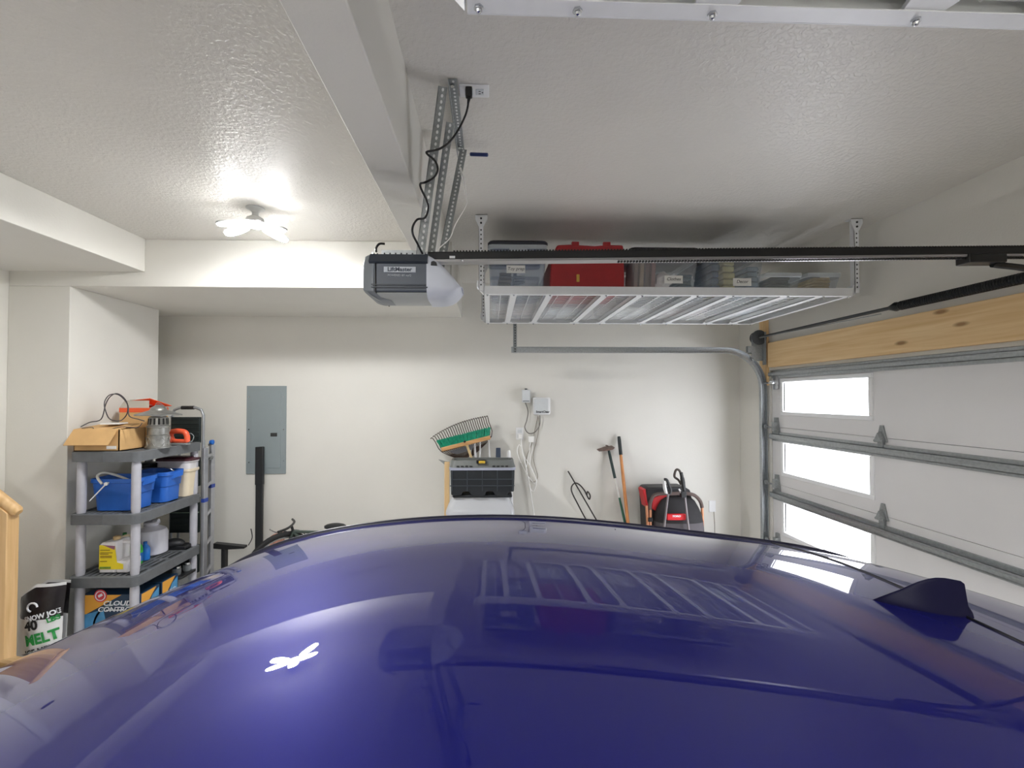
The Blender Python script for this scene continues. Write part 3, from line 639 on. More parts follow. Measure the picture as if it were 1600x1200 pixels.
# ---- top shelf
T3 = TOPS[3]
card = mat('cardboard', (206, 166, 112), .75, var=(10, .06)); card_in = mat('cardboard inside', (176, 136, 86), .8)
a0, a1 = at(127, 702, Y=3.56), at(232, 700, Y=3.52)
bx0, bx1, by0, by1, bz1 = -3.06, at(186, 690, Y=3.48).x, 3.48, 3.74, at(200, 671, Y=3.5).z
cb = thing('cardboard_box', 'open tan cardboard box with folded-down flap on the top shelf, black cable on it', 'box', ((bx0+bx1)/2, 3.65, T3))
m = MB(); t = .006
for b in ((bx0, bx1, by0, by0+t, T3, bz1), (bx0, bx1, by1-t, by1, T3, bz1), (bx0, bx0+t, by0, by1, T3, bz1), (bx1-t, bx1, by0, by1, T3, bz1), (bx0, bx1, by0, by1, T3, T3+t)): m.box(*b)
m.build('carton', card, cb)
fx = at(176, 690, Y=3.47).x; fx0 = at(116, 690, Y=3.45).x; fz0 = at(150, 696, Y=3.44).z
m = MB(); m.prism([(bx0, by0, bz1), (bx1-.01, by0, bz1), (fx, by0-.05, fz0), (bx0-.03, by0-.05, fz0)], (0, -.004, .003)); m.build('flap', card, cb)
m = MB(); m.prism([(bx0, by0, bz1), (bx1, by0+.0, bz1), (bx1-.03, by1-.02, bz1+.03), (bx0+.03, by1-.02, bz1+.03)], (0, 0, .004)); m.build('flap', card, cb)
q = at(174, 699, Y=by0-.003); MB().box(q.x-.035, q.x+.035, by0-.004, by0-.001, q.z-.012, q.z+.010).build('label_sticker', paper, cb)
q = at(180, 662, Y=3.62); m = MB(); m.box(q.x-.07, q.x+.05, 3.55, 3.70, bz1+.034, bz1+.042, R=Matrix.Rotation(.3, 3, 'Z')); tag(m.build('paper_sheet', paper), 'white paper sheet lying on the open cardboard box', 'paper')
# second box, tan below and orange-white above
q0, q1 = at(186, 668, Y=3.86), at(236, 668, Y=3.86); qz = at(200, 644, Y=3.86).z
ob = thing('carton_box', 'tan carton with orange band and open orange-white lid flaps behind the cardboard box', 'box', ((q0.x+q1.x)/2, 3.95, T3))
orange = mat('orange print', (232, 92, 44), .5)
MB().box(q0.x, q1.x, 3.86, 4.06, T3, qz).build('carton', card, ob, bevel=.003)
MB().box(q0.x-.002, q1.x+.002, 3.858, 4.062, qz-.002, qz+.035).build('orange_band', orange, ob, bevel=.003)
z2 = qz+.035
m = MB(); m.prism([(q0.x, 3.858, z2), (q1.x-.02, 3.858, z2), (q1.x-.05, 3.9, z2+.06), (q0.x+.01, 3.9, z2+.06)], (0, .005, 0)); m.build('lid_flap', mat('grey board', (170, 162, 150), .7), ob)
m = MB(); m.prism([(q0.x+.04, 3.9, z2+.055), (q1.x-.04, 3.9, z2+.075), (q1.x+.05, 4.03, z2+.012), (q0.x+.12, 4.03, z2+.0)], (0, 0, .004)); m.build('lid_flap', orange, ob)
m = MB(); m.prism([(q0.x+.055, 3.897, z2+.062), (q0.x+.10, 3.897, z2+.066), (q0.x+.17, 4.0, z2+.018), (q0.x+.12, 4.0, z2+.012)], (0, -.004, .006)); m.build('white_stripe', paper, ob)
# looped black cable
cl = [(126, 667), (140, 660), (158, 655), (165, 632), (172, 620), (182, 615), (192, 620), (199, 631), (199, 645), (192, 655), (184, 658), (172, 655), (166, 645), (163, 630), (170, 618), (182, 616), (192, 622), (200, 634), (202, 650), (216, 655), (226, 658)]
m = MB(); m.tube([at(x, y, Y=3.58+.05*math.sin(i*.9)) for i, (x, y) in enumerate(cl)], .0038, n=8, smooth=5)
m.tube([at(x, y, Y=3.50) for x, y in ((128, 669), (145, 668), (146, 676), (155, 677), (172, 671), (190, 667), (214, 668), (222, 661))], .003, n=6, smooth=5)
tag(m.build('looped_cable', mat('dark cable', (62, 58, 62), .5)), 'dark cable standing up in a loop over the open cardboard box', 'cable')
# metal lantern / chimney cap
q = at(247, 697, Y=3.72); lxx, lyy = q.x, 3.72; zb_, zt_l = T3, at(247, 632, Y=3.72).z
ln = thing('metal_lantern', 'galvanised metal lantern with wide conical cap on the top shelf', 'lantern', (lxx, lyy, zb_))
gm = mat('weathered zinc', (150, 150, 146), .4, metal=.75, var=(24, .2)); hh = zt_l-zb_; s_ = hh/.34
m = MB(); m.lathe([(.085*s_, 0), (.085*s_, .012), (.078*s_, .016), (.074*s_, .09*s_), (.076*s_, .1*s_), (.070*s_, .104*s_)], (lxx, lyy, zb_), n=32)
for k in range(10):
    a, b = 2*PI*k/10, 2*PI*(k+1)/10
    for c, d in ((a, b), (b, a)): m.bar((lxx+.079*s_*math.cos(c), lyy+.079*s_*math.sin(c), zb_+.02), (lxx+.077*s_*math.cos(d), lyy+.077*s_*math.sin(d), zb_+.085*s_), .006, .004)
m.build('lattice_base', gm, ln)
m = MB(); m.lathe([(.066*s_, .1*s_), (.072*s_, .105*s_), (.072*s_, .16*s_), (.078*s_, .163*s_), (.078*s_, .172*s_), (.068*s_, .176*s_), (.062*s_, .24*s_), (.05*s_, .245*s_), (.05*s_, .265*s_)], (lxx, lyy, zb_), n=32); m.build('chimney', gm, ln)
m = MB()
for k in range(14):
    a = 2*PI*k/14; m.bar((lxx+.0675*s_*math.cos(a), lyy+.0675*s_*math.sin(a), zb_+.185*s_), (lxx+.064*s_*math.cos(a), lyy+.064*s_*math.sin(a), zb_+.232*s_), .012, .003, up=(math.cos(a), math.sin(a), 0))
m.build('vent_slot', hole_dark, ln)
MB().lathe([(.06*s_, .262*s_), (.155*s_, .255*s_), (.156*s_, .262*s_), (.06*s_, .295*s_), (.05*s_, .315*s_), (.02*s_, .335*s_), (.004, .34*s_)], (lxx, lyy, zb_), n=36).build('cap', gm, ln)
MB().tube([(lxx-.03, lyy, zb_+.30*s_), (lxx-.02, lyy, zb_+.345*s_), (lxx+.01, lyy, zb_+.35*s_), (lxx+.05, lyy, zb_+.32*s_)], .003, n=6, smooth=4).build('wire_handle', gm, ln)
# orange power tool
q = at(278, 690, Y=3.95); ox, oy = q.x, 3.95
pt_ = thing('power_tool', 'orange hand power tool with loop handle beside the metal lantern', 'power tool', (ox, oy, T3))
om = mat('orange tool plastic', (226, 92, 58), .4)
S = lambda u, w: (ox+u, oy, T3+w)
m = MB(); m.tube([S(-.05, .11), S(.0, .115), S(.055, .105), S(.075, .07), S(.075, .025)], .022, n=12, smooth=5); m.tube([S(-.05, .11), S(-.055, .06), S(-.03, .035), S(.03, .03), S(.075, .03)], .017, n=12, smooth=5); m.build('handle_body', om, pt_)
m = MB(); m.lathe([(.03, -.03), (.038, -.02), (.038, .02), (.025, .03)], S(-.075, .045), axis='y', n=20); m.build('motor_housing', om, pt_)
MB().box(ox-.09, ox+.085, oy-.03, oy+.03, T3, T3+.016).build('sole_plate', galv_dull, pt_, bevel=.002)
MB().tube([S(.08, .03), S(.115, .03), S(.13, .07), S(.105, .095), S(.09, .085)], .004, n=6, smooth=5).build('lead', mat('grey lead', (120, 128, 128), .5), pt_)
# ---- second shelf
T2 = TOPS[2]
blue = mat('blue bucket plastic', (40, 100, 190), .4, var=(8, .06))
def bucket(cx, cy, w, d, h, label, handle):
    b = thing('bucket', label, 'bucket', (cx, cy, T2), 'blue buckets on the shelf')
    R = lambda k, z, c=.05: rrect(cx-w/2*k, cx+w/2*k, cy-d/2*k, cy+d/2*k, T2+z, c)
    m = MB(); m.loft([R(.82, .004), R(.86, h*.5), R(.9, h*.52), R(.94, h*.86), R(1, h*.88), R(1, h), R(.96, h), R(.9, h*.8), R(.8, .02)])
    m.prism([(cx+w/2-.01, cy-.05, T2+h-.02), (cx+w/2-.01, cy+.05, T2+h-.02), (cx+w/2+.05, cy, T2+h+.008)], (-.0, 0, -.045))
    m.build('pail', blue, b, smooth=45)
    if handle:
        q = at(166, 756, Y=cy-d/2-.01); e = at(140, 783, Y=cy-d/2-.03)
        m = MB(); m.tube([e, q, q+Vector((.02, 0, .01))], .0045, n=8); m.lathe([(.013, 0), (.013, .012)], (q.x, q.y-.006, q.z), axis='y', n=12); m.build('wire_bail', white_metal, b)
        m = MB(); m.tube([q+Vector((-.03, 0, .0)), at(152, 745, Y=cy-d/2), at(160, 739, Y=cy-d/2+.05), at(180, 742, Y=cy), at(206, 752, Y=cy+.05)], .009, n=10, smooth=5); m.build('grip', mat('white grip', (226, 224, 216), .5), b)
    else:
        m = MB(); m.tube([(cx-w/2, cy, T2+h-.03), (cx-w/3, cy-.03, T2+h+.02), (cx+w/3, cy-.03, T2+h+.02), (cx+w/2, cy, T2+h-.03)], .004, n=8, smooth=5); m.build('wire_bail', steel, b)
    return b
hb = at(190, 748, Y=3.55).z-T2
bucket(-2.825, 3.66, .36, .26, hb, 'blue rectangular bucket with a raised white grip at the shelf front corner', True)
bucket(-2.75, 3.915, .30, .24, hb*1.02, 'blue bucket between the white-grip bucket and the cream bin', False)
ct = mat('cream plastic', (226, 212, 186), .45, var=(8, .04))
cbn = thing('cream_bin', 'tall cream bin with grey collar and dark maroon lid on the second shelf', 'bin', (-2.74, 4.13, T2))
R = lambda w, d, z, c=.04: rrect(-2.735-w, -2.735+w, 4.13-d, 4.13+d, T2+z, c)
m = MB(); m.loft([R(.125, .07, .0), R(.14, .08, .21), R(.15, .085, .215), R(.15, .085, .235)]); m.build('tub', ct, cbn, smooth=45)
m = MB(); m.loft([R(.142, .08, .235), R(.142, .08, .29), R(.15, .085, .295), R(.15, .085, .31)]); m.build('collar', mat('pale rim', (206, 204, 206), .4), cbn, smooth=45)
m = MB(); m.loft([R(.153, .087, .305), R(.153, .087, .322), R(.12, .07, .338)]); m.build('lid', mat('maroon lid', (72, 34, 42), .4), cbn, smooth=45)
bt = MB(); bt.box(-3.04, -2.91, 4.02, 4.18, T2, T2+.27); bt.box(-3.045, -2.9, 4.01, 4.19, T2+.26, T2+.29); tag(bt.build('dark_tub', black_pl, bevel=.01), 'black tub at the back of the second shelf behind the blue buckets', 'tub')
# ---- third shelf
T1 = TOPS[1]
q0, q1 = at(154, 897, Y=3.53), at(199, 897, Y=3.53); jz = at(170, 843, Y=3.53).z
jw = q1.x-q0.x; jx = (q0.x+q1.x)/2; jh = jz-T1
jug = thing('jug', 'white jug with yellow label and built-in handle at the front of the third shelf', 'jug', (jx, 3.6, T1))
jm = mat('white jug plastic', (232, 230, 232), .4)
P = [(q0.x, 0), (q1.x, 0), (q1.x, jh*.72), (q1.x-.02, jh*.86), (q0.x+jw*.66, jh*.94), (q0.x+jw*.5, jh*.94), (q0.x+.012, jh*.9), (q0.x, jh*.82)]
hole_ = [(q1.x-.018, jh*.36), (q1.x-.018, jh*.72), (q1.x-.03, jh*.78), (q0.x+jw*.72, jh*.74), (q0.x+jw*.72, jh*.36)]
m = MB()
xm = q0.x+jw*.6
m.prism([(x, 3.53, T1+z) for x, z in [(q0.x, 0), (xm, 0), (xm, jh*.94), (q0.x+.012, jh*.9), (q0.x, jh*.82)]], (0, .14, 0))
m.box(xm-.001, q1.x, 3.53, 3.67, T1, T1+jh*.36)
m.tube([(xm-.01, 3.6, T1+jh*.86), (q1.x-.03, 3.6, T1+jh*.84), (q1.x-.014, 3.6, T1+jh*.72), (q1.x-.014, 3.6, T1+jh*.34)], .014, n=12, smooth=4)
m.build('container', jm, jug, bevel=.012)
ym = mat('yellow label', (238, 214, 40), .5)
MB().prism([(q0.x+.004, 3.529, T1+jh*.12), (q1.x-.03, 3.529, T1+jh*.12), (q1.x-.03, 3.529, T1+jh*.27), (q0.x+jw*.64, 3.529, T1+jh*.32), (q0.x+jw*.56, 3.529, T1+jh*.80), (q0.x+.004, 3.529, T1+jh*.84)], (0, -.0015, 0)).build('yellow_label', ym, jug)
MB().prism([(q0.x+.03, 3.5265, T1+jh*.84), (q0.x+jw*.57, 3.5265, T1+jh*.81), (q0.x+jw*.55, 3.5265, T1+jh*.70)], (0, -.001, 0)).build('purple_corner', mat('purple print', (150, 96, 120), .5), jug)
MB().box(q0.x+.01, q0.x+.09, 3.525, 3.5285, T1+jh*.14, T1+jh*.2).build('green_print', mat('green print', (110, 140, 50), .5, var=(60, .4)), jug)
m = MB()
for z, w in ((.68, .07), (.6, .09), (.56, .06), (.5, .085), (.46, .085), (.35, .05)): m.box(q0.x+.012, q0.x+.012+w, 3.5262, 3.5275, T1+jh*z, T1+jh*(z+.018))
m.build('small_print', mat('brown print', (120, 80, 40), .6), jug)
MB().lathe([(.024, 0), (.024, .022), (.02, .026)], (q0.x+jw*.36, 3.6, T1+jh*.92), n=20).build('cap', mat('tan cap', (206, 178, 130), .5), jug)
def bottle(px, pyt, y, r, name, label, c, cap, group=None, lab=None):
    q = at(px, pyt, Y=y); h = q.z-T1
    b = thing('bottle', label, 'bottle', (q.x, y, T1), group)
    MB().lathe([(r*.9, 0), (r, .006), (r, h*.58), (r*.85, h*.7), (r*.38, h*.84), (r*.36, h*.9)], (q.x, y, T1), n=24).build('bottle_body', c, b)
    MB().lathe([(r*.42, h*.88), (r*.42, h*.99), (r*.3, h)], (q.x, y, T1), n=16).build('cap', cap, b)
    if lab: MB().lathe([(r*1.02, h*.12), (r*1.02, h*.45)], (q.x, y, T1), n=24).build('label_band', lab, b)
gg = mat('green bottle', (70, 196, 70), .35); dg_ = mat('dark green cap', (34, 118, 52), .4); bb_ = mat('blue bottle', (44, 130, 222), .35)
bottle(215, 842, 3.73, .036, 'bottle', 'bright green bottle behind the front post of the third shelf', gg, dg_, 'coloured bottles on the third shelf', mat('blue label', (40, 110, 190), .5))
bottle(227, 846, 3.82, .034, 'bottle', 'blue bottle beside the bright green bottle', bb_, mat('blue cap', (36, 104, 190), .4), 'coloured bottles on the third shelf')
bottle(195, 832, 3.88, .034, 'bottle', 'dark green bottle peeking out behind the yellow-label jug', dg_, dg_, 'coloured bottles on the third shelf')
q = at(238, 812, Y=3.98); h = q.z-T1
wj = thing('sprayer_tank', 'large white rounded sprayer tank at the middle of the third shelf', 'sprayer tank', (q.x, 3.98, T1))
MB().lathe([(.10, 0), (.112, .01), (.112, h*.62), (.10, h*.72), (.05, h*.82), (.042, h*.84), (.042, h*.9)], (q.x, 3.98, T1), n=32).build('tank', mat('milky white plastic', (216, 216, 226), .35), wj)
m = MB(); m.lathe([(.055, h*.88), (.06, h*.9), (.052, h*.95), (.02, h*.96)], (q.x, 3.98, T1), n=24); m.tube([(q.x, 3.98, T1+h*.95), (q.x+.02, 3.98, T1+h*.98), (q.x+.06, 3.97, T1+h*.985)], .014, n=10, smooth=4); m.build('pump_cap', mat('milky white plastic', (216, 216, 226)), wj)
m = MB(); m.tube([(q.x-.02, 3.84, T1+h*.55), (q.x-.06, 3.8, T1+h*.72), (q.x-.12, 3.76, T1+h*.62)], .012, n=8, smooth=5); m.tube([(q.x+.0, 3.8, T1+h*.72), (q.x-.06, 3.76, T1+h*.5), (q.x-.1, 3.76, T1+h*.38)], .008, n=8, smooth=5)
tag(m.build('coiled_hose', mat('cream hose', (214, 200, 168), .5)), 'short cream hose coiled over the bottles beside the sprayer tank', 'hose')
q = at(280, 870, Y=4.12); m = MB()
m.box(-2.9, -2.62, 4.06, 4.17, T1, T1+.03); m.ball((-2.74, 4.1, T1+.045), .09, (1, .6, .45), n=18)
tag(m.build('dark_case', black_pl, bevel=.005), 'low black case at the far end of the third shelf', 'case')
# ---- bottom shelf
T0 = TOPS[0]
navy = mat('litter box navy', (28, 56, 84), .4, var=(6, .25)); gold = mat('gold print', (222, 160, 62), .45); wht = mat('white print', (226, 230, 236), .5)
lb = mat('light blue print', (74, 140, 186), .45, var=(12, .25))
def litter(y0, y1, label, front):
    x0, x1, z0, z1 = -3.015, -2.585, T0, .425
    b = thing('litter_box', label, 'box', ((x0+x1)/2, (y0+y1)/2, T0), 'navy litter boxes')
    MB().box(x0, x1, y0, y1, z0, z1).build('carton', navy, b, bevel=.004)
    w = z1-z0
    m = MB(); m.prism([(x0+.004, y0, z1-.003), (x1-.14, y0, z1-.003), (x0+.004, y0, z1-.16)], (0, -.0012, 0)); m.prism([(x1, y0+.006, z1-.003), (x1, y0+(y1-y0)*.8, z1-.003), (x1, y0+.006, z1-.15)], (.0012, 0, 0)); m.build('gold_corner', gold, b)
    m = MB(); m.prism([(x1, y0+(y1-y0)*.15, z0+.01), (x1, y1-.01, z0+.01), (x1, y1-.01, z1-.02), (x1, y0+(y1-y0)*.62, z1-.05), (x1, y0+(y1-y0)*.25, z0+.15)], (.001, 0, 0)); m.build('blue_panel', lb, b)
    text('CLOUD', .05, facing_x((x1+.002, (y0+y1)/2+.0, z0+.20)), wht, b, shear=.2, sx=.72); text('CONTROL', .042, facing_x((x1+.002, (y0+y1)/2+.0, z0+.15)), wht, b, shear=.2, sx=.72)
    if front:
        m = MB(); m.prism([(x0+.004, y0-.0005, z0+.02), (x0+.20, y0-.0005, z0+.02), (x0+.16, y0-.0005, z0+.2), (x0+.004, y0-.0005, z0+.16)], (0, -.001, 0)); m.build('blue_panel', lb, b)
        m = MB(); n = 18; cx, cz = x0+.26, z0+.08
        for r0, r1 in ((.175, .16),): 
            A = [(cx+r0*math.cos(PI*i/n), y0-.0015, cz+r0*.95*math.sin(PI*i/n)) for i in range(n+1)]; B = [(cx+r1*math.cos(PI*i/n), y0-.0015, cz+r1*.95*math.sin(PI*i/n)) for i in range(n+1)]
            for i in range(n): m.f([m.v(A[i]), m.v(A[i+1]), m.v(B[i+1]), m.v(B[i])])
        m.build('arch_print', mat('grey print', (112, 132, 140), .5), b)
        q = at(157, 931, Y=y0-.002); m = MB(); m.lathe([(.046, 0), (.046, .0012)], (q.x, y0-.003, q.z), axis='y', n=28); bd = m.build('round_badge', mat('red badge', (204, 66, 78), .5), b)
        m = MB(); m.tube([(q.x+.034*math.cos(2*PI*i/24), y0-.0035, q.z+.034*math.sin(2*PI*i/24)) for i in range(24)], .0035, n=6, closed=True); m.box(q.x-.016, q.x+.016, y0-.005, y0-.003, q.z-.006, q.z+.012, R=Matrix.Rotation(-.5, 3, 'Y')); m.build('badge_print', wht, bd)
        q = at(183, 943, Y=y0-.003); text('CLOUD', .048, facing_cam((q.x, y0-.0025, q.z)), wht, b, shear=.22, sx=1.25, bold=.001)
        q = at(181, 952.5, Y=y0-.003); text('CONTROL', .048, facing_cam((q.x, y0-.0025, q.z)), wht, b, shear=.22, sx=1.15, bold=.001)
        m = MB(); m.box(x0+.1, x0+.36, y0-.002, y0-.0008, z0+.065, z0+.072); m.box(x0+.18, x0+.33, y0-.002, y0-.0008, z0+.192, z0+.199); m.build('small_print', wht, b)
        MB().box(x0+.1, x0+.28, y0-.002, y0-.0008, z0+.02, z0+.045).build('green_print', mat('green print', (110, 140, 50)), b)
litter(3.515, 3.71, 'navy litter box with gold corner and red badge facing out under the third shelf', True)
litter(3.735, 3.925, 'navy litter box second in line behind the badge-fronted one', False)
x0, x1, y0, y1 = -2.99, -2.60, 3.95, 4.165
ob_ = thing('clear_bin', 'clear bin with black lid at the far end of the bottom shelf', 'storage bin', ((x0+x1)/2, (y0+y1)/2, T0))
m = MB(); m.loft([rrect(x0+.03, x1-.03, y0+.02, y1-.02, T0+.003, .03), rrect(x0+.005, x1-.005, y0+.005, y1-.005, .34, .03), rrect(x0, x1, y0, y1, .345, .03), rrect(x0, x1, y0, y1, .36, .03)]); m.build('tub', clear, ob_)
m = MB(); m.loft([rrect(x0-.005, x1+.02, y0-.005, y1+.005, .36, .03), rrect(x0-.005, x1+.02, y0-.005, y1+.005, .378, .03)]); m.build('lid', black_pl, ob_, bevel=.003)
for i, (x, y) in enumerate(((-2.66, 4.02), (-2.635, 4.115))):
    j = thing('glass_jar', ('small silver-topped jar on the black bin lid, nearest the litter boxes', 'small silver-topped jar on the black bin lid, by the ladder')[i], 'jar', (x, y, .378), 'jars on the black lid')
    MB().lathe([(.03, 0), (.033, .006), (.033, .05), (.026, .058)], (x, y, .378), n=20).build('glass', mat('jar glass', (176, 182, 184), .1, alpha=.5), j)
    MB().lathe([(.029, .056), (.03, .06), (.03, .072), (.0, .074)], (x, y, .378), n=20).build('lid', steel, j)

# ================================================================== STEP LADDER, ALUMINIUM LADDER, SALT BAG
q0, q1 = at(268, 640, Y=4.29), at(317, 640, Y=4.29); zt = at(292, 637, Y=4.29).z; w0, w1 = q0.x, q1.x
sl_ = thing('step_ladder', 'folded step ladder with grey tube frame and black treads behind the shelf unit', 'step ladder', ((w0+w1)/2, 4.3, 0))
tubem = mat('grey tube', (156, 160, 164), .35, metal=.5)
m = MB(); m.tube([(w0, 4.30, 0), (w0, 4.30, zt-.07), (w0+.02, 4.30, zt-.02), (w0+.07, 4.30, zt), (w1-.07, 4.30, zt), (w1-.02, 4.30, zt-.02), (w1, 4.30, zt-.07), (w1, 4.30, 0)], .0125, n=12); m.build('tube_frame', tubem, sl_)
MB().tube([((w0+w1)/2-.055, 4.30, zt), ((w0+w1)/2+.055, 4.30, zt)], .017, n=12).build('grip', rubber, sl_)
m = MB(); m.tube([(w0+.03, 4.36, 0), (w0+.03, 4.36, zt-.3), (w1-.03, 4.36, zt-.3), (w1-.03, 4.36, 0)], .011, n=10); m.build('rear_frame', tubem, sl_)
for z0, z1 in ((zt-.32, zt-.085), (1.08, 1.34), (.66, .98), (.3, .55)):
    m = MB(); m.box(w0+.014, w1-.014, 4.265, 4.295, z0, z1)
    for i in range(6): z = z0+.02+(z1-z0-.04)*i/5; m.box(w0+.02, w1-.02, 4.26, 4.266, z-.004, z+.004)
    m.build('tread', mat('dark green-black tread', (26, 36, 36), .6), sl_, bevel=.004)
MB().box(w0+.01, w1-.01, 4.262, 4.27, .84, .85).build('tread_edge', mat('pale green strip', (150, 170, 150), .5), sl_)
al = mat('aluminium', (196, 198, 204), .35, metal=.7, var=(20, .06))
xa_, ya_ = at(320, 760, Y=4.30).x, 4.30; xb_, yb_ = at(331, 760, Y=4.62).x, 4.62; zt = at(328, 697, Y=4.45).z
ld = thing('ladder', 'aluminium ladder with blue end caps leaning at the end of the shelf unit', 'ladder', (xa_, 4.45, 0))
for (x, y) in ((xa_, ya_), (xb_, yb_)):
    m = MB(); m.box(x-.012, x+.012, y-.03, y+.03, .03, zt)
    for z in (1.32, 1.25, 1.18): m.box(x-.013, x+.0135, y-.02, y+.02, z, z+.006)
    rl = m.build('side_rail', al, ld, bevel=.002)
    MB().box(x-.014, x+.014, y-.031, y+.031, .93 if y < 4.4 else 1.0, .965 if y < 4.4 else 1.035).build('blue_sticker', mat('blue sticker', (48, 74, 160), .5), rl)
    MB().box(x-.02, x+.02, y-.036, y+.036, 0, .04).build('foot', rubber, rl, bevel=.003)
for i in range(5):
    z = .25+i*.27; MB().cyl((xa_, ya_, z), (xb_, yb_, z), .014, n=10).build('rung', al, ld)
q = at(331, 691, Y=4.46); m = MB(); m.lathe([(.012, -.02), (.022, -.012), (.024, .012), (.012, .02)], (q.x, q.y, q.z), axis='x', n=18); m.build('end_cap', mat('blue cap', (36, 70, 190), .4), ld)
m = MB(); m.bar((xb_, yb_-.05, zt), (q.x, 4.46, q.z-.01), .02, .02); m.box(xb_-.01, xb_+.05, 4.5, 4.56, zt-.13, zt-.1, R=Matrix.Rotation(.4, 3, 'Y')); m.build('lock_arm', galv_dull, ld, bevel=.002)
# salt bag
bx0, bx1 = at(16, 980, Y=3.3).x, at(88, 980, Y=3.3).x; bzt = at(85, 913, Y=3.3).z
bw_, bh_ = bx1-bx0, bzt
def bag_y(u, w):     # bulge of the bag front
    return 3.36 - .085*(max(0, math.sin(PI*min(max(u, .02), .98)))**.55)*(max(0, 1-abs(w*1.0-.42)**2.6*1.55))
def bag_p(u, w, front=True):
    tl = 1 - .17*max(0, (.45-u)/.45)**1.0 if w > .75 else 1
    z = bh_*w*(1-(1-tl)*max(0, (w-.75)/.25)); x = bx0+bw_*(u + .05*(.5-u)*math.sin(PI*w*1.0))+.025*w
    y = bag_y(u, w); y += .006*noise.noise(Vector((x*14, z*14, 3)))
    return Vector((x, y if front else 3.375+.25*(3.36-y), z))
sb_ = thing('salt_bag', 'black, white and green bag of ice melt slumped between the wooden railing and shelf', 'bag', ((bx0+bx1)/2, 3.36, 0))
for nm, w0_, w1_, mm in (('bag_bottom', 0, .60, mat('white bag film', (224, 226, 228), .35, bump=(20, .3))), ('bag_top', .60, .965, mat('black bag film', (34, 30, 34), .3, bump=(22, .5), var=(10, .6))), ('bag_seam', .965, 1.0, mat('white bag film', (224, 226, 228)))):
    m = MB(); m.grid(lambda a, b: bag_p(a, w0_+(w1_-w0_)*b), 28, 16); m.grid(lambda a, b: bag_p(a, w0_+(w1_-w0_)*b, False), 28, 16)
    bmesh.ops.remove_doubles(m.bm, verts=m.bm.verts[:], dist=.0005)
    m.build(nm, mm, sb_, smooth=70)
def on_bag(p):
    u = (p.x-bx0)/bw_; w = p.z/bh_
    return Vector((p.x, bag_y(u, w)-.012-(3.0-p.y)*0, p.z))
grn = mat('green lettering', (34, 140, 66), .5)
cxb = (bx0+bx1)/2+.02
def bagtext(s, px, py, size, m_, tilt=.17, sx=1, bold=.002): q = at(px, py, Y=3.27); text(s, size, facing_cam((q.x, 3.0, q.z), tilt), m_, sb_, conform=on_bag, sx=sx, bold=bold, depth=.0)
bagtext('SNOW JOE', 61, 964, .046, wht, .2, .82); bagtext('40', 49, 978, .09, ink, .15, .85, .004); bagtext('LBS', 75, 971, .045, grn, .25, .85)
bagtext('MELT', 61, 999, .098, grn, .16, .74, .004); bagtext('ICE MELT', 61, 1018, .058, ink, .2, .74, .002)
m = MB(); q = at(57, 946, Y=3.3); m.tube([on_bag(Vector((q.x+.03*math.cos(t), 3.0, q.z+.028*math.sin(t))))+Vector((0, -.003, 0)) for t in [2*PI*i/14 for i in range(11)]], .006, n=6); m.build('emblem', wht, sb_)
# ================================================================== BACK WALL
q0, q1 = at(386.5, 603, Y=BY), at(447, 740, Y=BY)
ep = thing('breaker_panel', 'grey electrical breaker panel cover set in the back wall', 'breaker panel', ((q0.x+q1.x)/2, BY, q1.z))
gpm = mat('panel grey', (138, 148, 150), .45, var=(4, .03))
MB().box(q0.x, q1.x, BY-.012, BY, q1.z, q0.z).build('cover', gpm, ep, bevel=.002)
MB().box(q0.x+.05, q1.x-.05, BY-.016, BY-.010, q1.z+.06, q0.z-.05).build('panel_door', gpm, ep, bevel=.0015)
b = at(429, 679, Y=BY); MB().box(b.x-.033, b.x+.033, BY-.021, BY-.012, b.z-.018, b.z+.018).build('latch', hole_dark, ep, bevel=.002)
m = MB()
for px, py in ((390, 620), (444, 620), (390, 671), (444, 671), (390, 722), (444, 720)): s = at(px, py, Y=BY); m.cyl((s.x, BY-.016, s.z), (s.x, BY-.012, s.z), .006, n=8)
m.build('screw', steel, ep)
# leaning black post
a, b = at(406.5, 698, Y=4.76), at(405, 830, Y=4.64)
t0 = Vector((a.x, 4.755, a.z)); d = (b-t0); d *= (t0.z)/(t0.z-b.z); e = t0+d
m = MB(); m.bar(t0, e, .068, .03, up=(0, -1, 0)); q = t0+d*.27; m.bar(t0, q, .078, .036, up=(0, -1, 0))
o = m.build('leaning_post', black_pl, bevel=.004); tag(o, 'black post leaning on the wall under the grey breaker panel', 'post')
# controllers, outlet, cords
def wallbox(pa, pb, d, name, label, cat):
    a, b = at(*pa, Y=BY-d), at(*pb, Y=BY-d); t = thing(name, label, cat, ((a.x+b.x)/2, BY, b.z))
    return t, a, b
t, a, b = wallbox((816, 609), (828.5, 629), .06, 'control_box', 'small pale grey control box on the back wall above the outlet', 'control box')
MB().box(a.x, b.x, BY-.06, BY, b.z, a.z).build('case', offwhite, t, bevel=.004); MB().box(a.x+.008, b.x-.008, BY-.0615, BY-.06, b.z+.012, b.z+.018).build('slot', hole_dark, t)
MB().cyl(((a.x+b.x)/2, BY-.02, a.z), ((a.x+b.x)/2, BY-.02, a.z+.014), .014, n=12).build('top_knob', dark_pl, t)
t, a, b = wallbox((833, 621), (860, 648), .06, 'sprinkler_controller', 'larger white square controller with black lettering on the back wall', 'controller')
MB().box(a.x, b.x, BY-.06, BY, b.z, a.z).build('case', white_pl, t, bevel=.012); MB().box(a.x+.012, b.x-.025, BY-.064, BY-.058, b.z+.012, a.z-.012).build('cover', offwhite, t, bevel=.008)
q = at(848, 643.5, Y=BY-.066); text('SmartClear', .03, facing_cam((q.x, BY-.0645, q.z)), ink, t, bold=.001)
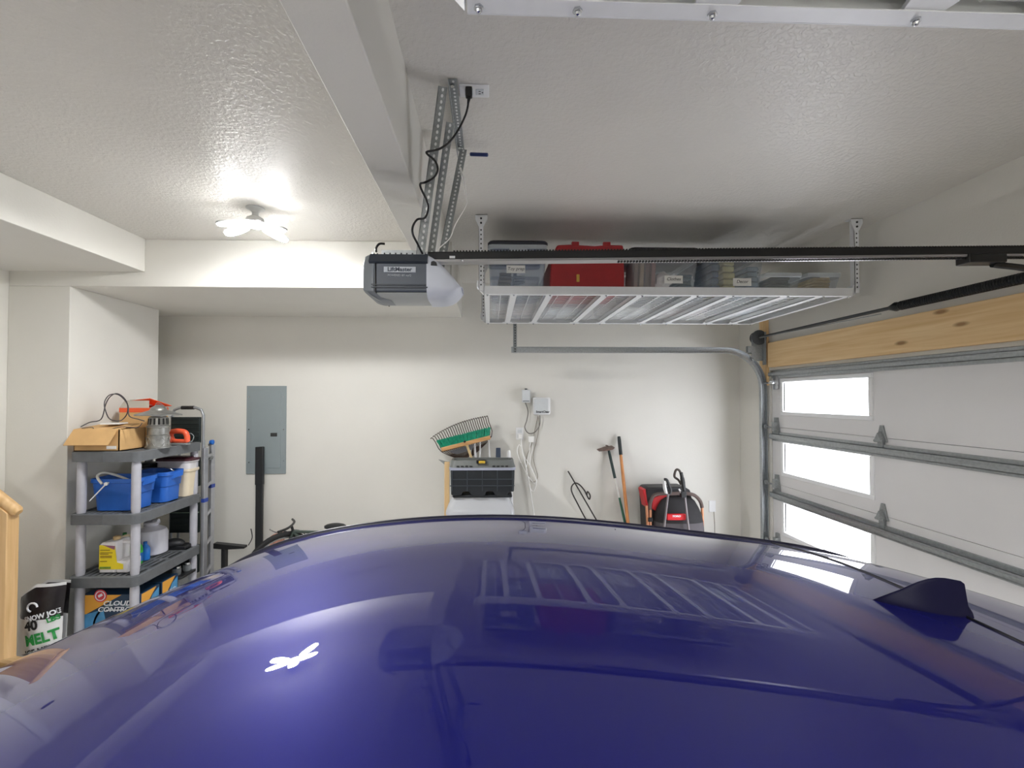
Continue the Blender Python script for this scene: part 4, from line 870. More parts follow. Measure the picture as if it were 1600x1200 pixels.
t, a, b = wallbox((806, 668), (818, 687), .006, 'wall_outlet', 'white double outlet on the back wall under the small control box', 'outlet')
MB().box(a.x, b.x, BY-.006, BY, b.z, a.z).build('cover_plate', white_pl, t, bevel=.002); m = MB(); zc = (a.z+b.z)/2
for dz in (-.024, .024): m.box(a.x+.018, b.x-.018, BY-.009, BY-.005, zc+dz-.016, zc+dz+.016)
m.build('receptacle', offwhite, t, bevel=.003)
q = at(813, 682, Y=BY-.03); m = MB(); m.box(q.x-.02, q.x+.02, BY-.045, BY-.009, q.z-.022, q.z+.022)
cpts = [(814, 686), (815, 700), (821, 725), (826, 750), (830, 775), (834, 800), (838, 830)]
m.tube([at(x, y, Y=BY-.03) for x, y in cpts], .006, n=8, smooth=5)
tag(m.build('hanging_cable', cord_w, bevel=.002), 'white cable plugged into the wall outlet, hanging straight to the floor', 'cable')
q = at(830, 686, Y=BY-.025); m = MB(); m.box(q.x-.028, q.x+.028, BY-.055, BY-.001, q.z-.03, q.z+.03)
m.tube([at(x, y, Y=BY-.02) for x, y in ((829, 690), (826, 712), (822, 735), (825, 755), (833, 768), (838, 752), (830, 730), (820, 715), (812, 695), (808, 706), (815, 725), (826, 745), (836, 756), (838, 748), (828, 725), (832, 700), (833, 690))], .0045, n=6, smooth=5)
tag(m.build('white_adapter', cord_w, bevel=.003), 'white plug-in adapter with its tangled cable beside the wall outlet', 'adapter')
m = MB(); m.tube([at(x, y, Y=BY-.03) for x, y in ((821, 629), (825, 643), (823, 657), (820, 668), (826, 677), (836, 675), (843, 664), (843.5, 649))], .005, n=8, smooth=6)
tag(m.build('grey_cable', mat('grey cable', (110, 106, 100), .5)), 'grey cable looping between the two control boxes on the back wall', 'cable')
m = MB(); m.tube([at(x, y, Y=BY-.012) for x, y in ((841, 650), (836, 670), (832, 690), (822, 720), (830, 752), (840, 745), (833, 715), (838, 690), (842, 668), (841, 651))], .0038, n=6, smooth=5)
tag(m.build('pale_cable', mat('pale cable', (150, 142, 130), .5)), 'pale cable dangling in loops below the larger white controller', 'cable')
t, a, b = wallbox((1108, 782), (1118.5, 800), .006, 'wall_plate', 'white blank wall plate on the back wall beside the mower', 'wall plate')
MB().box(a.x, b.x, BY-.006, BY, b.z, a.z).build('cover_plate', white_pl, t, bevel=.002)
m = MB(); m.tube([(b.x-.02, BY-.004, b.z+.004), (b.x-.012, BY-.004, b.z-.12), (b.x-.01, BY-.004, .02)], .003, n=6); m.build('cord', mat('pale cable', (150, 142, 130)), t)
# ---- tools between the bins and the wall
TY = 4.60
tan = mat('tan wood', (216, 170, 116), .5, wood=(0, (196, 146, 92)))
pb_ = thing('push_broom', 'push broom held upside down with green bristles on a wooden head', 'broom', (at(735, 720, Y=TY).x, TY, 0))
h0, h1 = at(690, 702, Y=TY), at(766, 683, Y=TY); ax = (h1-h0).normalized(); upv = Vector((-ax.z, 0, ax.x))
m = MB(); m.bar(h0, h1, .07, .042, up=upv); m.build('head', tan, pb_, bevel=.008)
m = MB()
for i in range(64):
    for j in range(5):
        s = (i+.5)/64; p = h0+(h1-h0)*(s*.985+.008)+Vector((0, -.028+.014*j, 0))+upv*.02; fl = (s-.5)*.05+random.uniform(-.01, .01)
        m.cyl(p, p+upv*(.075+random.uniform(-.004, .004))+ax*fl+Vector((0, (j-2)*.006, 0)), .0042, .0036, n=5)
m.build('bristles', mat('green bristle', (16, 150, 116), .55, var=(50, .3)), pb_)
hc = at(729, 694, Y=TY); he = at(742, 730, Y=TY); dirn = (he-hc); he2 = hc+dirn*(hc.z/(-dirn.z))*.96
m = MB(); m.tube([hc, hc+(he2-hc)*.5, he2], .013, n=12); m.lathe([(.018, -.03), (.018, .03)], hc+Vector((0, 0, 0)), axis='y', n=12); m.build('handle', mat('pale handle', (226, 200, 150), .5), pb_)
q = at(726, 690, Y=TY-.036); MB().ball((q.x, TY-.036, q.z), .012, n=10).build('socket_hole', hole_dark, pb_)
# leaf rake
rk = thing('leaf_rake', 'brown leaf rake fanned out behind the green push broom', 'rake', (at(735, 720, Y=TY+.08).x, TY+.08, 0))
RYk = TY+.075; hubp = at(729, 722, Y=RYk); tm = mat('brown spring steel', (86, 70, 62), .45, metal=.4)
tips = [at(676+(762-676)*i/25, 684-34*(i/25)**.82 - 4*math.sin(PI*i/25), Y=RYk) for i in range(26)]
base = [at(690+(768-690)*i/25, 706-24*i/25, Y=RYk) for i in range(26)]
m = MB()
for a, b in zip(base, tips): m.tube([hubp+(a-hubp)*.25, a, a+(b-a)*.7, b+Vector((-.004, -.015, .0)), b+Vector((-.014, -.045, -.006))], .0044, n=6, smooth=3)
m.build('tines', tm, rk)
m = MB(); m.tube([base[0], base[12]+Vector((0, 0, -.01)), base[25]], .006, n=6); m.tube([base[0]+(hubp-base[0])*.35, base[25]+(hubp-base[25])*.35], .006, n=6); m.build('brace', tm, rk)
m = MB(); m.tube([hubp+Vector((0, 0, .03)), Vector((hubp.x+.03, RYk+.02, .02))], .013, n=12); m.build('handle', mat('pale handle', (226, 200, 150)), rk)
# grey scoop under the broom
q0, q1, q2, q3 = at(701, 706, Y=TY+.04), at(741, 694, Y=TY+.04), at(738, 703, Y=TY+.04), at(714, 710, Y=TY+.04)
t = thing('dustpan', 'grey scoop blade just under the wooden broom head', 'scoop', (q3.x, TY+.03, 0))
MB().prism([q0, q1, q2, q3], (0, .02, 0)).build('scoop', mat('grey blue plastic', (128, 132, 140), .5), t, bevel=.004)
MB().tube([(q2.x-.02, TY+.04, q2.z), (q2.x-.02, TY+.05, .02)], .011, n=10).build('handle', white_pl, t)
def pole(px, pt, pb, label, m_, r=.011, y=TY+.056, name='broom_pole', group='white tool handles behind the black toolbox', end=True):
    a, b = at(px, pt, Y=y), at(pb[0], pb[1], Y=y); d = b-a; e = a+d*(a.z/-d.z)*.97
    tag(MB().tube([a, a+(e-a)*.02, e], r, n=12, radii=[r*.7, r, r]).build(name, m_), label, 'pole', group)
pole(741, 691, (743.5, 722), 'thick white tool handle under the middle of the broom head', white_pl, .012)
pole(750, 690, (750, 722), 'thin white tool handle second from the broom end', white_pl, .008)
pole(763, 686, (766, 722), 'thin white tool handle directly under the end of the broom', white_pl, .008)
pole(795, 704, (796, 724), 'short white rounded handle standing by itself at the corner of the toolbox', white_pl, .018)
a, b = at(775, 700, Y=TY+.03), at(783, 722, Y=TY+.03)
m = MB(); m.prism([(a.x, TY+.03, a.z), (b.x-.006, TY+.03, a.z), (b.x, TY+.03, b.z-.1), (a.x-.004, TY+.03, b.z-.1)], (0, .03, 0)); m.tube([((a.x+b.x)/2, TY+.045, b.z-.08), ((a.x+b.x)/2, TY+.045, .02)], .012, n=10)
tag(m.build('paddle', mat('slate blue plastic', (62, 74, 92), .5), bevel=.005), 'slate blue flat paddle standing behind the toolbox tray', 'paddle')
q = at(685, 718, Y=TY); q2 = at(701, 724, Y=TY)
m = MB(); m.prism([q, at(701, 722, Y=TY), at(697, 728, Y=TY)], (0, .012, 0)); e = at(698, 726, Y=TY); m.tube([e, Vector((e.x, TY, .02))], .010, n=10)
tag(m.build('hand_edger', galv_dull), 'grey pointed edger blade sticking out past the wooden plank', 'edger')
# plank
a, b = at(694.5, 722, Y=4.55), at(701, 722, Y=4.55)
tag(MB().box(a.x, b.x+.008, 4.545, 4.575, 0, a.z).build('wood_plank', pine(2), bevel=.002), 'narrow wooden plank upright against the side of the stacked bins', 'plank')
# stacked totes and toolbox
CY = 4.27
a, b = at(696, 800, Y=CY), at(804, 800, Y=CY); cx, hw = (a.x+b.x)/2, (b.x-a.x)/2
zt1 = at(750, 777, Y=CY+.05).z; zr1 = at(750, 800, Y=CY).z
base_t = thing('storage_tote', 'dark green tote at the foot of the stack of bins by the back wall', 'storage tote', (cx, CY+.19, 0))
MB().loft([rrect(cx-hw*.86, cx+hw*.86, CY+.03, CY+.25, 0, .03), rrect(cx-hw, cx+hw, CY, CY+.27, .3, .03)]).build('tub', mat('deep green plastic', (30, 74, 58), .5), base_t)
MB().loft([rrect(cx-hw-.01, cx+hw+.01, CY-.01, CY+.28, .3, .03), rrect(cx-hw-.01, cx+hw+.01, CY-.01, CY+.28, .33, .03)]).build('lid', mat('deep green plastic', (30, 74, 58)), base_t)
ct_ = thing('clear_tote', 'clear tote with domed milky lid under the black toolbox', 'storage bin', (cx, CY+.2, .33))
milk = mat('milky clear plastic', (216, 218, 222), .25, alpha=.72)
MB().loft([rrect(cx-hw*.88, cx+hw*.88, CY+.02, CY+.25, .33, .04), rrect(cx-hw*.96, cx+hw*.96, CY, CY+.27, zr1-.02, .04)]).build('tub', mat('clear plastic', (205, 212, 218)), ct_)
MB().loft([rrect(cx-hw, cx+hw, CY-.012, CY+.282, zr1-.03, .05), rrect(cx-hw, cx+hw, CY-.012, CY+.282, zr1, .05), rrect(cx-hw*.97, cx+hw*.97, CY, CY+.27, zr1+.03, .06), rrect(cx-hw*.84, cx+hw*.84, CY+.04, CY+.23, zt1, .06)]).build('lid', milk, ct_)
zb = zt1; ztb = at(750, 729, Y=CY-.02).z; a, b = at(701, 750, Y=CY-.02), at(806, 750, Y=CY-.02); cx2, hw2 = (a.x+b.x)/2, (b.x-a.x)/2
tb = thing('toolbox', 'black ribbed toolbox with grey tray lid and yellow latch on the milky tote', 'toolbox', (cx2, CY+.15, zb))
bk = mat('toolbox black', (34, 38, 42), .5)
m = MB(); fz = zb+.03
m.prism([(cx2-hw2*.93, CY-.01, fz), (cx2-hw2*.62, CY-.01, fz), (cx2-hw2*.6, CY-.01, fz+.03), (cx2-hw2*.4, CY-.01, fz+.035), (cx2-hw2*.3, CY-.01, fz-.01), (cx2+hw2*.06, CY-.01, fz-.01), (cx2+hw2*.12, CY-.01, fz+.035), (cx2+hw2*.32, CY-.01, fz+.035), (cx2+hw2*.4, CY-.01, fz-.01), (cx2+hw2*.74, CY-.01, fz-.01), (cx2+hw2*.8, CY-.01, fz+.03), (cx2+hw2*.95, CY-.01, fz+.03), (cx2+hw2*.97, CY-.01, ztb-.03), (cx2-hw2*.95, CY-.01, ztb-.03)], (0, .27, 0))
m.box(cx2-hw2*.9, cx2+hw2*.9, CY+.02, CY+.22, zb, fz)
m.build('chest', bk, tb, bevel=.012)
m = MB()
for k in range(5):
    x = cx2-hw2*.9+k*hw2*.45; m.box(x-.004, x+.004, CY-.018, CY-.008, fz+.04, ztb-.04)
m.box(cx2-hw2*.93, cx2+hw2*.93, CY-.018, CY-.008, (fz+ztb)/2+.01, (fz+ztb)/2+.018); m.box(cx2-hw2*.96, cx2+hw2*.96, CY-.02, CY-.006, fz+.085, fz+.093)
m.build('rib', mat('toolbox rib', (62, 68, 74), .5), tb)
MB().loft([rrect(cx2-hw2, cx2+hw2, CY-.02, CY+.27, ztb-.035, .05), rrect(cx2-hw2, cx2+hw2, CY-.02, CY+.27, ztb-.012, .05)]).build('grey_rim', mat('lilac grey plastic', (164, 168, 184), .45), tb)
tray = mat('tray grey', (108, 112, 110), .5); z2 = at(750, 720, Y=CY).z
m = MB(); m.loft([rrect(cx2-hw2*.98, cx2+hw2*.98, CY-.01, CY+.26, ztb-.012, .05), rrect(cx2-hw2*.94, cx2+hw2*.94, CY+.02, CY+.24, z2, .05), rrect(cx2-hw2*.88, cx2+hw2*.88, CY+.05, CY+.21, z2, .04), rrect(cx2-hw2*.88, cx2+hw2*.88, CY+.05, CY+.21, ztb, .04)]); tr_ = m.build('tray_lid', tray, tb)
m = MB()
for k in range(4):
    for s_ in (-1, 1): x = cx2+s_*hw2*(.34+.13*k); m.box(x-.012, x+.012, CY-.014, CY-.004, ztb-.006, ztb+.006)
m.build('vent_slot', hole_dark, tr_)
q = at(752, 722, Y=CY-.02); MB().box(q.x-.045, q.x+.045, CY-.02, CY+.03, q.z-.014, q.z+.018).build('latch_plate', blackm, tb, bevel=.004); MB().box(q.x-.024, q.x+.036, CY-.028, CY-.01, q.z-.012, q.z+.012).build('yellow_latch', mat('yellow plastic', (214, 178, 60), .45), tb, bevel=.005)
# ---- shepherd hooks, hoe, long handle
m = MB(); y = 4.74
def P_(L, y0=BY-.02): return [at(px, py, Y=y0-.0) for px, py in L]
rod = mat('dark iron rod', (58, 54, 52), .5, metal=.5)
h = P_([(887.5, 736), (908, 776), (930, 812)]); d = h[-1]-h[0]; e = h[0]+d*(h[0].z/-d.z)*.99; e.y -= .3; h[0].y -= .0
m.tube([h[0], h[0]+(e-h[0])*.5, e], .007, n=8)
L = [(918, 816), (903, 788), (894, 770), (893, 761), (898, 755), (905, 757), (913, 766), (918, 776), (921, 780), (922, 774), (918, 768), (917, 774)]
g = P_(L, BY-.05); d = g[1]-g[0]; b0 = Vector((g[0].x+d.x/d.z*(-g[0].z), BY-.33, .0))
m.tube([b0] + g, .007, n=8, smooth=5)
tag(m.build('garden_hook', rod), 'bent dark iron garden hook leaning between the cords and the hoe', 'garden hook')
def lean(p0, p1, y0, y1, r, parts, root, hh=None):
    a = at(*p0, Y=y0); b = at(*p1, Y=y0); d = b-a; e = a+d*(a.z/-d.z); 
    b2 = at(*p1, Y=y0-(y0-y1)*(a.z-b.z)/a.z); e = a+(b2-a)*(a.z/(a.z-b2.z)); 
    for nm, t0, t1, mm, rr in parts: MB().tube([a+(e-a)*t0, a+(e-a)*(t0+.2*(t1-t0)), a+(e-a)*t1], rr, n=12, radii=[rr*.85, rr, rr]).build(nm, mm, root)
    return a, e
ho = thing('garden_hoe', 'garden hoe with green and white handle, blade up, leaning on the wall', 'hoe', (at(960, 760, Y=4.6).x, 4.6, 0))
gh = mat('green handle', (30, 88, 66), .4); 
a, e = lean((951, 703), (976, 814), BY-.03, 4.45, .013, [('grip_sleeve', .0, .21, mat('dark green sleeve', (40, 58, 56), .6), .0145), ('white_sleeve', .21, .35, mat('white sleeve', (214, 212, 206), .5), .0135), ('handle', .35, .995, gh, .0125)], ho)
bl = [at(933, 703, Y=BY-.06), at(947, 697, Y=BY-.06), at(956, 697, Y=BY-.06), at(948, 700, Y=BY-.06)]
m = MB(); m.prism([at(932, 702, Y=BY-.04), at(945, 697.5, Y=BY-.04), at(956, 696, Y=BY-.04), at(953, 699, Y=BY-.04), at(944, 701, Y=BY-.04)], (0, -.12, -.01)); m.tube([a, at(950, 697, Y=BY-.03), at(947, 696, Y=BY-.08)], .007, n=8, smooth=3); m.build('blade', mat('rusty steel', (112, 92, 84), .5, metal=.5, var=(40, .3)), ho)
sp = thing('long_handled_tool', 'orange wooden long handle with black end grip beside the garden hoe', 'tool', (at(972, 760, Y=4.6).x, 4.6, 0))
lean((967, 682), (981, 816), BY-.03, 4.42, .016, [('grip', 0, .125, mat('dark grip', (42, 48, 48), .6), .018), ('shaft', .125, .995, mat('orange wood', (214, 148, 88), .5, wood=(2, (190, 122, 68))), .0165)], sp)
# ---- mower with bag
MY = 4.52
mw = thing('lawn_mower', 'red and black lawn mower stored upright with a grass bag and red name band', 'lawn mower', (at(1050, 800, Y=MY).x, MY, 0))
red = mat('mower red', (196, 34, 40), .45); bagm = mat('black bag cloth', (42, 41, 43), .85, bump=(30, .4), var=(14, .15)); bagg = mat('grey bag cloth', (84, 80, 84), .85, bump=(30, .3))
A = lambda px, py, y=MY: at(px, py, Y=y)
# dark deck at the back
m = MB(); m.prism([A(1008, 766), A(1012, 762), A(1070, 761), A(1079, 766), A(1084, 790), A(1092, 850), A(1012, 850)], (0, .2, 0)); m.build('deck', mat('deck black', (34, 34, 36), .5), mw, bevel=.015)
m = MB(); m.prism([A(1004.5, 766, MY-.02), A(1009, 764, MY-.02), A(1013, 792, MY-.02), A(1010.5, 794, MY-.02)], (0, .15, 0)); m.prism([A(1018, 795, MY-.03), A(1020, 778, MY-.03), A(1034, 773, MY-.03), A(1046, 774, MY-.03), A(1040, 785, MY-.03), A(1028, 800, MY-.03)], (0, .05, 0)); m.prism([A(1078, 780, MY-.05), A(1084, 784, MY-.05), A(1088, 792, MY-.05), A(1082, 792, MY-.05)], (0, .05, 0)); m.build('red_panel', red, mw, bevel=.006)
# folded U handle
hp = [(1015.5, 796), (1016, 786), (1021, 775), (1032, 771.5), (1050, 771.5), (1072, 771), (1085, 774), (1094, 783), (1097, 793)]
MB().tube([A(x, y, MY-.06) for x, y in hp], .017, n=12, smooth=5).build('handle_grip', mat('grey brown foam', (92, 78, 74), .8), mw)
cop = mat('copper tube', (196, 136, 100), .4, metal=.3)
for L in (((1016, 796), (1016.5, 850)), ((1097, 793), (1099, 860)), ((1010, 790), (1014, 850))):
    a, b = A(*L[0], MY-.06), A(*L[1], MY-.06); d = b-a; e = a+d*(a.z/-d.z)*.9
    MB().tube([a, e], .013, n=10).build('handle_tube', cop, mw)
q = A(1016, 812, MY-.075); MB().box(q.x-.02, q.x+.025, q.y-.01, q.y+.03, q.z-.02, q.z+.02).build('handle_clamp', blackm, mw, bevel=.005)
# bag
W = lambda px, py, y: A(px, py, y)
rows = [(776, 1040, 1078, .0), (782, 1032, 1085, .04), (792, 1026, 1090, .09), (803, 1023, 1094, .12), (813, 1022, 1096, .13), (822, 1022, 1097, .135), (850, 1022, 1099, .135), (885, 1023, 1100, .12)]
rings = []
for py, xa, xb, bul in rows:
    p0, p1 = A(xa, py, MY-.03), A(xb, py, MY-.03); n = 14; zz = (p0.z+p1.z)/2
    rings.append([(p0.x+(p1.x-p0.x)*(.5-.5*math.cos(PI*i/n)), MY-.03-bul*math.sin(PI*i/n)**.6, zz) for i in range(n+1)] + [(p1.x, MY-.01, zz), (p0.x, MY-.01, zz)])
zsplit = 4
m = MB(); m.loft(rings[:5]); m.build('grass_bag_top', bagm, mw, smooth=60)
m = MB(); m.loft(rings[4:]); m.build('grass_bag_front', bagg, mw, smooth=60)
yb = MY-.03-.14; q0, q1 = A(1042, 803, yb), A(1071, 812.5, yb)
MB().box(q0.x, q1.x, yb-.012, yb+.02, q1.z, q0.z).build('name_band', mat('bright red band', (206, 22, 34), .45), mw, bevel=.006)
q = A(1056, 805.5, yb); text('TORO', .022, facing_cam((q.x, yb-.0135, q.z-.004)), wht, mw, shear=.2, sx=1.3, bold=.001)
# two poles with black grips standing in front
def trimmer(top, bot, y, label, name, kind):
    a, b = at(*top, Y=y), at(*bot, Y=y); d = b-a; e = a+d*(a.z/-d.z)*.99
    t = thing(name, label, kind, (e.x, y, 0)); MB().tube([a, e], .0095, n=10).build('shaft', mat('grey shaft', (134, 128, 130), .4, metal=.4), t); return t, a, y
t, a, y = trimmer((1044, 772), (1038, 822), MY-.22, 'grey pole with white-sided black grip in front of the mower', 'crevice_pole', 'pole')
m = MB(); m.loft([[Vector((p.x+w*math.cos(k*PI/6), p.y+.02*math.sin(k*PI/6), p.z)) for k in range(12)] for p, w in [(at(px, py, Y=y), w_) for px, py, w_ in ((1037, 751, .008), (1038, 757, .014), (1039, 764, .017), (1041, 771, .012))]]); m.build('white_side', white_pl, t, smooth=60)
m = MB(); m.tube([at(px, py, Y=y+.02) for px, py in ((1038, 749), (1042, 750), (1045, 758), (1048, 766), (1046, 772))], .013, n=10, smooth=4); m.build('black_grip', black_pl, t)
t, a, y = trimmer((1070, 775), (1076, 826), MY-.2, 'grey pole with looped black grip and trigger in front of the mower', 'trimmer_pole', 'pole')
m = MB(); m.tube([at(px, py, Y=y) for px, py in ((1064, 738), (1066, 748), (1068, 760), (1070, 775))], .017, n=10, smooth=4, radii=[.016, .02, .018, .014]); m.box(*(lambda p: (p.x-.03, p.x+.02, y-.025, y+.025, p.z-.03, p.z+.03))(at(1068, 772, Y=y))); m.build('grip_body', black_pl, t, bevel=.004)
m = MB(); m.tube([at(px, py, Y=y+.03) for px, py in ((1064, 757), (1060, 750), (1054, 745), (1055, 737), (1058, 733.5), (1062, 736), (1064, 742))], .011, n=10, smooth=5); m.build('loop_handle', mat('brown grip', (70, 62, 56), .5), t)
MB().cyl(at(1061, 764, Y=y), at(1064, 770, Y=y), .008, n=8).build('trigger', white_pl, t)
# ---- bicycle and black bar below the panel
by_ = 4.42; bc = thing('bicycle', 'bicycle with thick black tyre and tangled brake cables beneath the breaker panel', 'bicycle', (-2.05, by_, 0))
wc = at(424, 868, Y=by_); wr = .31
wc = Vector((at(405, 860, Y=by_).x+.19, by_, wr)); yaw_ = .75
ux, uz = Vector((math.cos(yaw_), math.sin(yaw_)*.9, 0)).normalized(), Vector((.12, .05, 1)).normalized()
top = at(418, 832, Y=by_).z; wr = top/2/1.0; wc.z = wr
def whl(c, nm):
    m = MB(); m.tube([c+ux*wr*.93*math.cos(2*PI*i/40)+uz*wr*.93*math.sin(2*PI*i/40) for i in range(40)], .026, n=10, closed=True); w = m.build('tyre', rubber, bc)
    m = MB(); m.tube([c+ux*wr*.84*math.cos(2*PI*i/40)+uz*wr*.84*math.sin(2*PI*i/40) for i in range(40)], .011, n=8, closed=True)
    for i in range(16): m.cyl(c, c+ux*wr*.84*math.cos(2*PI*i/16)+uz*wr*.84*math.sin(2*PI*i/16), .0014, n=5)
    m.cyl(c-ux.cross(uz)*.04, c+ux.cross(uz)*.04, .016, n=10); m.build('rim', galv, bc)
whl(wc, 'front'); wc2 = wc+ux*.80; wc2.y = min(wc2.y, 4.5)
ux2 = (wc2-wc).normalized(); whl(wc2, 'rear')
fm = mat('bicycle frame green', (52, 66, 58), .35, coat=.5); hd = wc+ux2*.12+Vector((0, 0, .31)); bbk = wc+ux2*.42+Vector((0, 0, -.02)); se = wc+ux2*.5+Vector((0, 0, .28))
m = MB()
for a, b in ((hd, bbk), (hd, se), (se, bbk), (bbk, wc2), (se, wc2), (hd, wc)): m.tube([a, b], .014, n=10)
m.build('frame', fm, bc)
m = MB(); st = hd+Vector((-.02, 0, .06)); cr_ = ux2.cross(Vector((0, 0, 1))); m.tube([hd, st], .013, n=10); m.tube([st-cr_*.22+ux2*(-.05), st-cr_*.1, st+cr_*.1, st+cr_*.22+ux2*(-.05)], .011, n=10, smooth=4); m.build('handlebar', blackm, bc)
m = MB(); m.ball(se+Vector((0, 0, .06)), .09, (1.2, .7, .35), n=14); m.cyl(se, se+Vector((0, 0, .05)), .012, n=10); m.build('saddle', black_pl, bc)
m = MB()
for L in (((392, 826), (394, 840), (388, 852)), ((421, 827), (432, 832), (446, 830), (462, 838), (470, 846)), ((448, 838), (456, 829), (468, 829), (478, 836), (484, 842)), ((455, 832), (464, 840), (474, 838), (482, 838)), ((404, 850), (420, 846), (433, 840), (441, 830))):
    m.tube([at(px, py, Y=by_+.05) for px, py in L], .0045, n=6, smooth=5)
m.build('brake_cable', blackm, bc)
q = at(433, 847, Y=4.5); m = MB(); m.prism([at(422, 838, Y=4.55), at(438, 834, Y=4.55), at(440, 860, Y=4.55), at(420, 862, Y=4.55)], (0, .08, 0)); e0 = at(420, 862, Y=4.55)
m.box(e0.x, e0.x+.12, 4.55, 4.63, 0, e0.z+.02); o = m.build('printed_carton', mat('printed carton', (206, 150, 130), .7, var=(26, .35)), bevel=.004); tag(o, 'red and cream printed carton behind the bicycle wheel', 'carton')
a, b = at(336, 851, Y=4.45), at(384, 855, Y=4.45)
t = thing('bench_bar', 'low black bar on a short foot between the ladder and bicycle', 'stand', ((a.x+b.x)/2, 4.45, 0))
m = MB(); m.prism([(a.x, 4.42, a.z+.02), (b.x, 4.42, b.z+.015), (b.x, 4.42, b.z-.005), (a.x+.12, 4.42, a.z-.04), (a.x, 4.42, a.z-.03)], (0, .06, 0)); m.build('bar', blackm, t, bevel=.003)
fx_ = at(351, 860, Y=4.45).x; m = MB(); m.box(fx_-.02, fx_+.02, 4.425, 4.475, .04, a.z-.02); m.box(fx_-.03, fx_+.3, 4.3, 4.56, 0, .04); m.build('foot', blackm, t, bevel=.004)
# ================================================================== CAR (front towards -X, roof just below the camera)
YC, XO = .829, .3
COEF = {(0, 0): 1.53901, (1, 0): -0.06384, (2, 0): -0.05379, (3, 0): 0.02428, (4, 0): -0.09595, (5, 0): 0.00565, (6, 0): 0.03279, (0, 2): -0.0678, (1, 2): -0.04299, (2, 2): -0.11882, (3, 2): 0.27925, (4, 2): 0.50837, (5, 2): -0.30874, (6, 2): -0.47411, (0, 4): -0.4485, (1, 4): -0.13064, (2, 4): -0.15568, (0, 6): 0.98572}
def roofz(x, y):
    u, q = x-XO, y-YC
    return sum(c*u**i*q**j for (i, j), c in COEF.items())
HWR = .575; XF, XG0, XG1, XR = -.965, .862, .872, 1.29
car = thing('car', 'deep blue car with shark fin antenna, its glossy roof filling the foreground', 'car', (-.6, YC, 0))
paint = mat('blue metallic paint', (25, 27, 110), .48, metal=.7, spec=0, coat=1, coat_rough=.004, coat_ior=1.45, var=(900, .05))
glassd = mat('tinted glass', (14, 15, 18), .05, coat=.3)
trimb = mat('black car trim', (16, 16, 20), .35)
def surf(name, xa, xb, nx, ny, mm, edge=.03):
    m = MB(); Vt = m.grid(lambda a, b: (xa+(xb-xa)*a, YC-HWR+2*HWR*b, roofz(xa+(xb-xa)*a, YC-HWR+2*HWR*b)), nx, ny)
    def skirt(row, dv):
        lo = [m.bm.verts.new(v.co + Vector(dv)) for v in row]
        for i in range(len(row)-1): m.f([row[i], row[i+1], lo[i+1], lo[i]])
    skirt([r[0] for r in Vt], (0, -.004, -edge)); skirt([r[-1] for r in Vt], (0, .004, -edge)); skirt(Vt[-1], (0, 0, -edge)); skirt(Vt[0], (0, 0, -edge))
    return m.build(name, mm, car, smooth=50)
surf('roof', XF, XG0, 230, 130, paint)
surf('tailgate_panel', XG1, XR, 60, 130, paint)
m = MB(); m.grid(lambda a, b: (XG0-.03+.06*a, YC-HWR+.01+2*(HWR-.01)*b, roofz(XG0, YC-HWR+.01+2*(HWR-.01)*b)-.012), 2, 60); m.tube([((XG0+XG1)/2, YC-HWR+2*HWR*i/60, roofz((XG0+XG1)/2, YC-HWR+2*HWR*i/60)-.0005) for i in range(61)], .0038, n=8); m.build('tailgate_seal', trimb, car)
for s_ in (-1, 1):
    m = MB(); m.tube([(x, YC+s_*(HWR+.004), roofz(x, YC+s_*HWR)-.001) for x in [XF+.0+(XR-XF-.02)*i/60 for i in range(61)]], .0085, n=10)
    m.build('roof_molding', mat('dark blue-black molding', (18, 18, 40), .35), car, smooth=60)
# shark fin antenna
f0 = Vector((.715, .852)); f1 = Vector((.893, .834)); dv = (f1-f0); FL = dv.length; dv.normalize(); nv = Vector((-dv.y, dv.x))
rings = []; N = 26; FP = [(0, .002), (.3, .029), (.5, .049), (.6, .057), (.7, .0625), (.8, .0645), (.96, .064), (1, .060)]
for i in range(N+1):
    s = i/N; p = f0+dv*(FL*.91*s); zb = roofz(p.x, p.y)
    h = next(a[1]+(b[1]-a[1])*(s-a[0])/(b[0]-a[0]) for a, b in zip(FP, FP[1:]) if s <= b[0]+1e-9)
    lean = 0.012*min(1, s*1.2)
    wb = .004+.021*math.sin(PI*min(1, .03+s*.9))**.8+.004*s
    r = []
    for k in range(17):
        th = PI*k/16; c, sn = math.cos(th), math.sin(th)
        wy = math.copysign(abs(c)**(.9), c)*wb*(1-.78*sn**.7); r.append((p.x+nv.x*wy, p.y+nv.y*wy, zb+h*sn**1.15-.003))
    rings.append(r)
m = MB(); m.loft(rings)
# rear face flares out at the base like the photographed fin
p = f1; zb = roofz(p.x, p.y)
m.loft([[(p.x+dv.x*d_+nv.x*w_, p.y+dv.y*d_+nv.y*w_, zb-.003+z_) for d_, w_, z_ in ((-.03, -.032, 0), (.018, -.02, 0), (.022, 0, 0), (.018, .02, 0), (-.03, .032, 0), (-.02, .014, .03), (.003, 0, .034), (-.02, -.014, .03))][k:k+1]*1 for k in []] or [[(p.x+dv.x*d_+nv.x*w_, p.y+dv.y*d_+nv.y*w_, zb-.003) for d_, w_ in ((-.05, -.018), (-.006, -.008), (.0, 0), (-.006, .008), (-.05, .018))], [(p.x+dv.x*d_+nv.x*w_, p.y+dv.y*d_+nv.y*w_, zb+.008) for d_, w_ in ((-.05, -.016), (-.008, -.007), (-.003, 0), (-.008, .007), (-.05, .016))], [(p.x+dv.x*d_+nv.x*w_, p.y+dv.y*d_+nv.y*w_, zb+.028) for d_, w_ in ((-.05, -.009), (-.018, -.003), (-.015, 0), (-.018, .003), (-.05, .009))]])
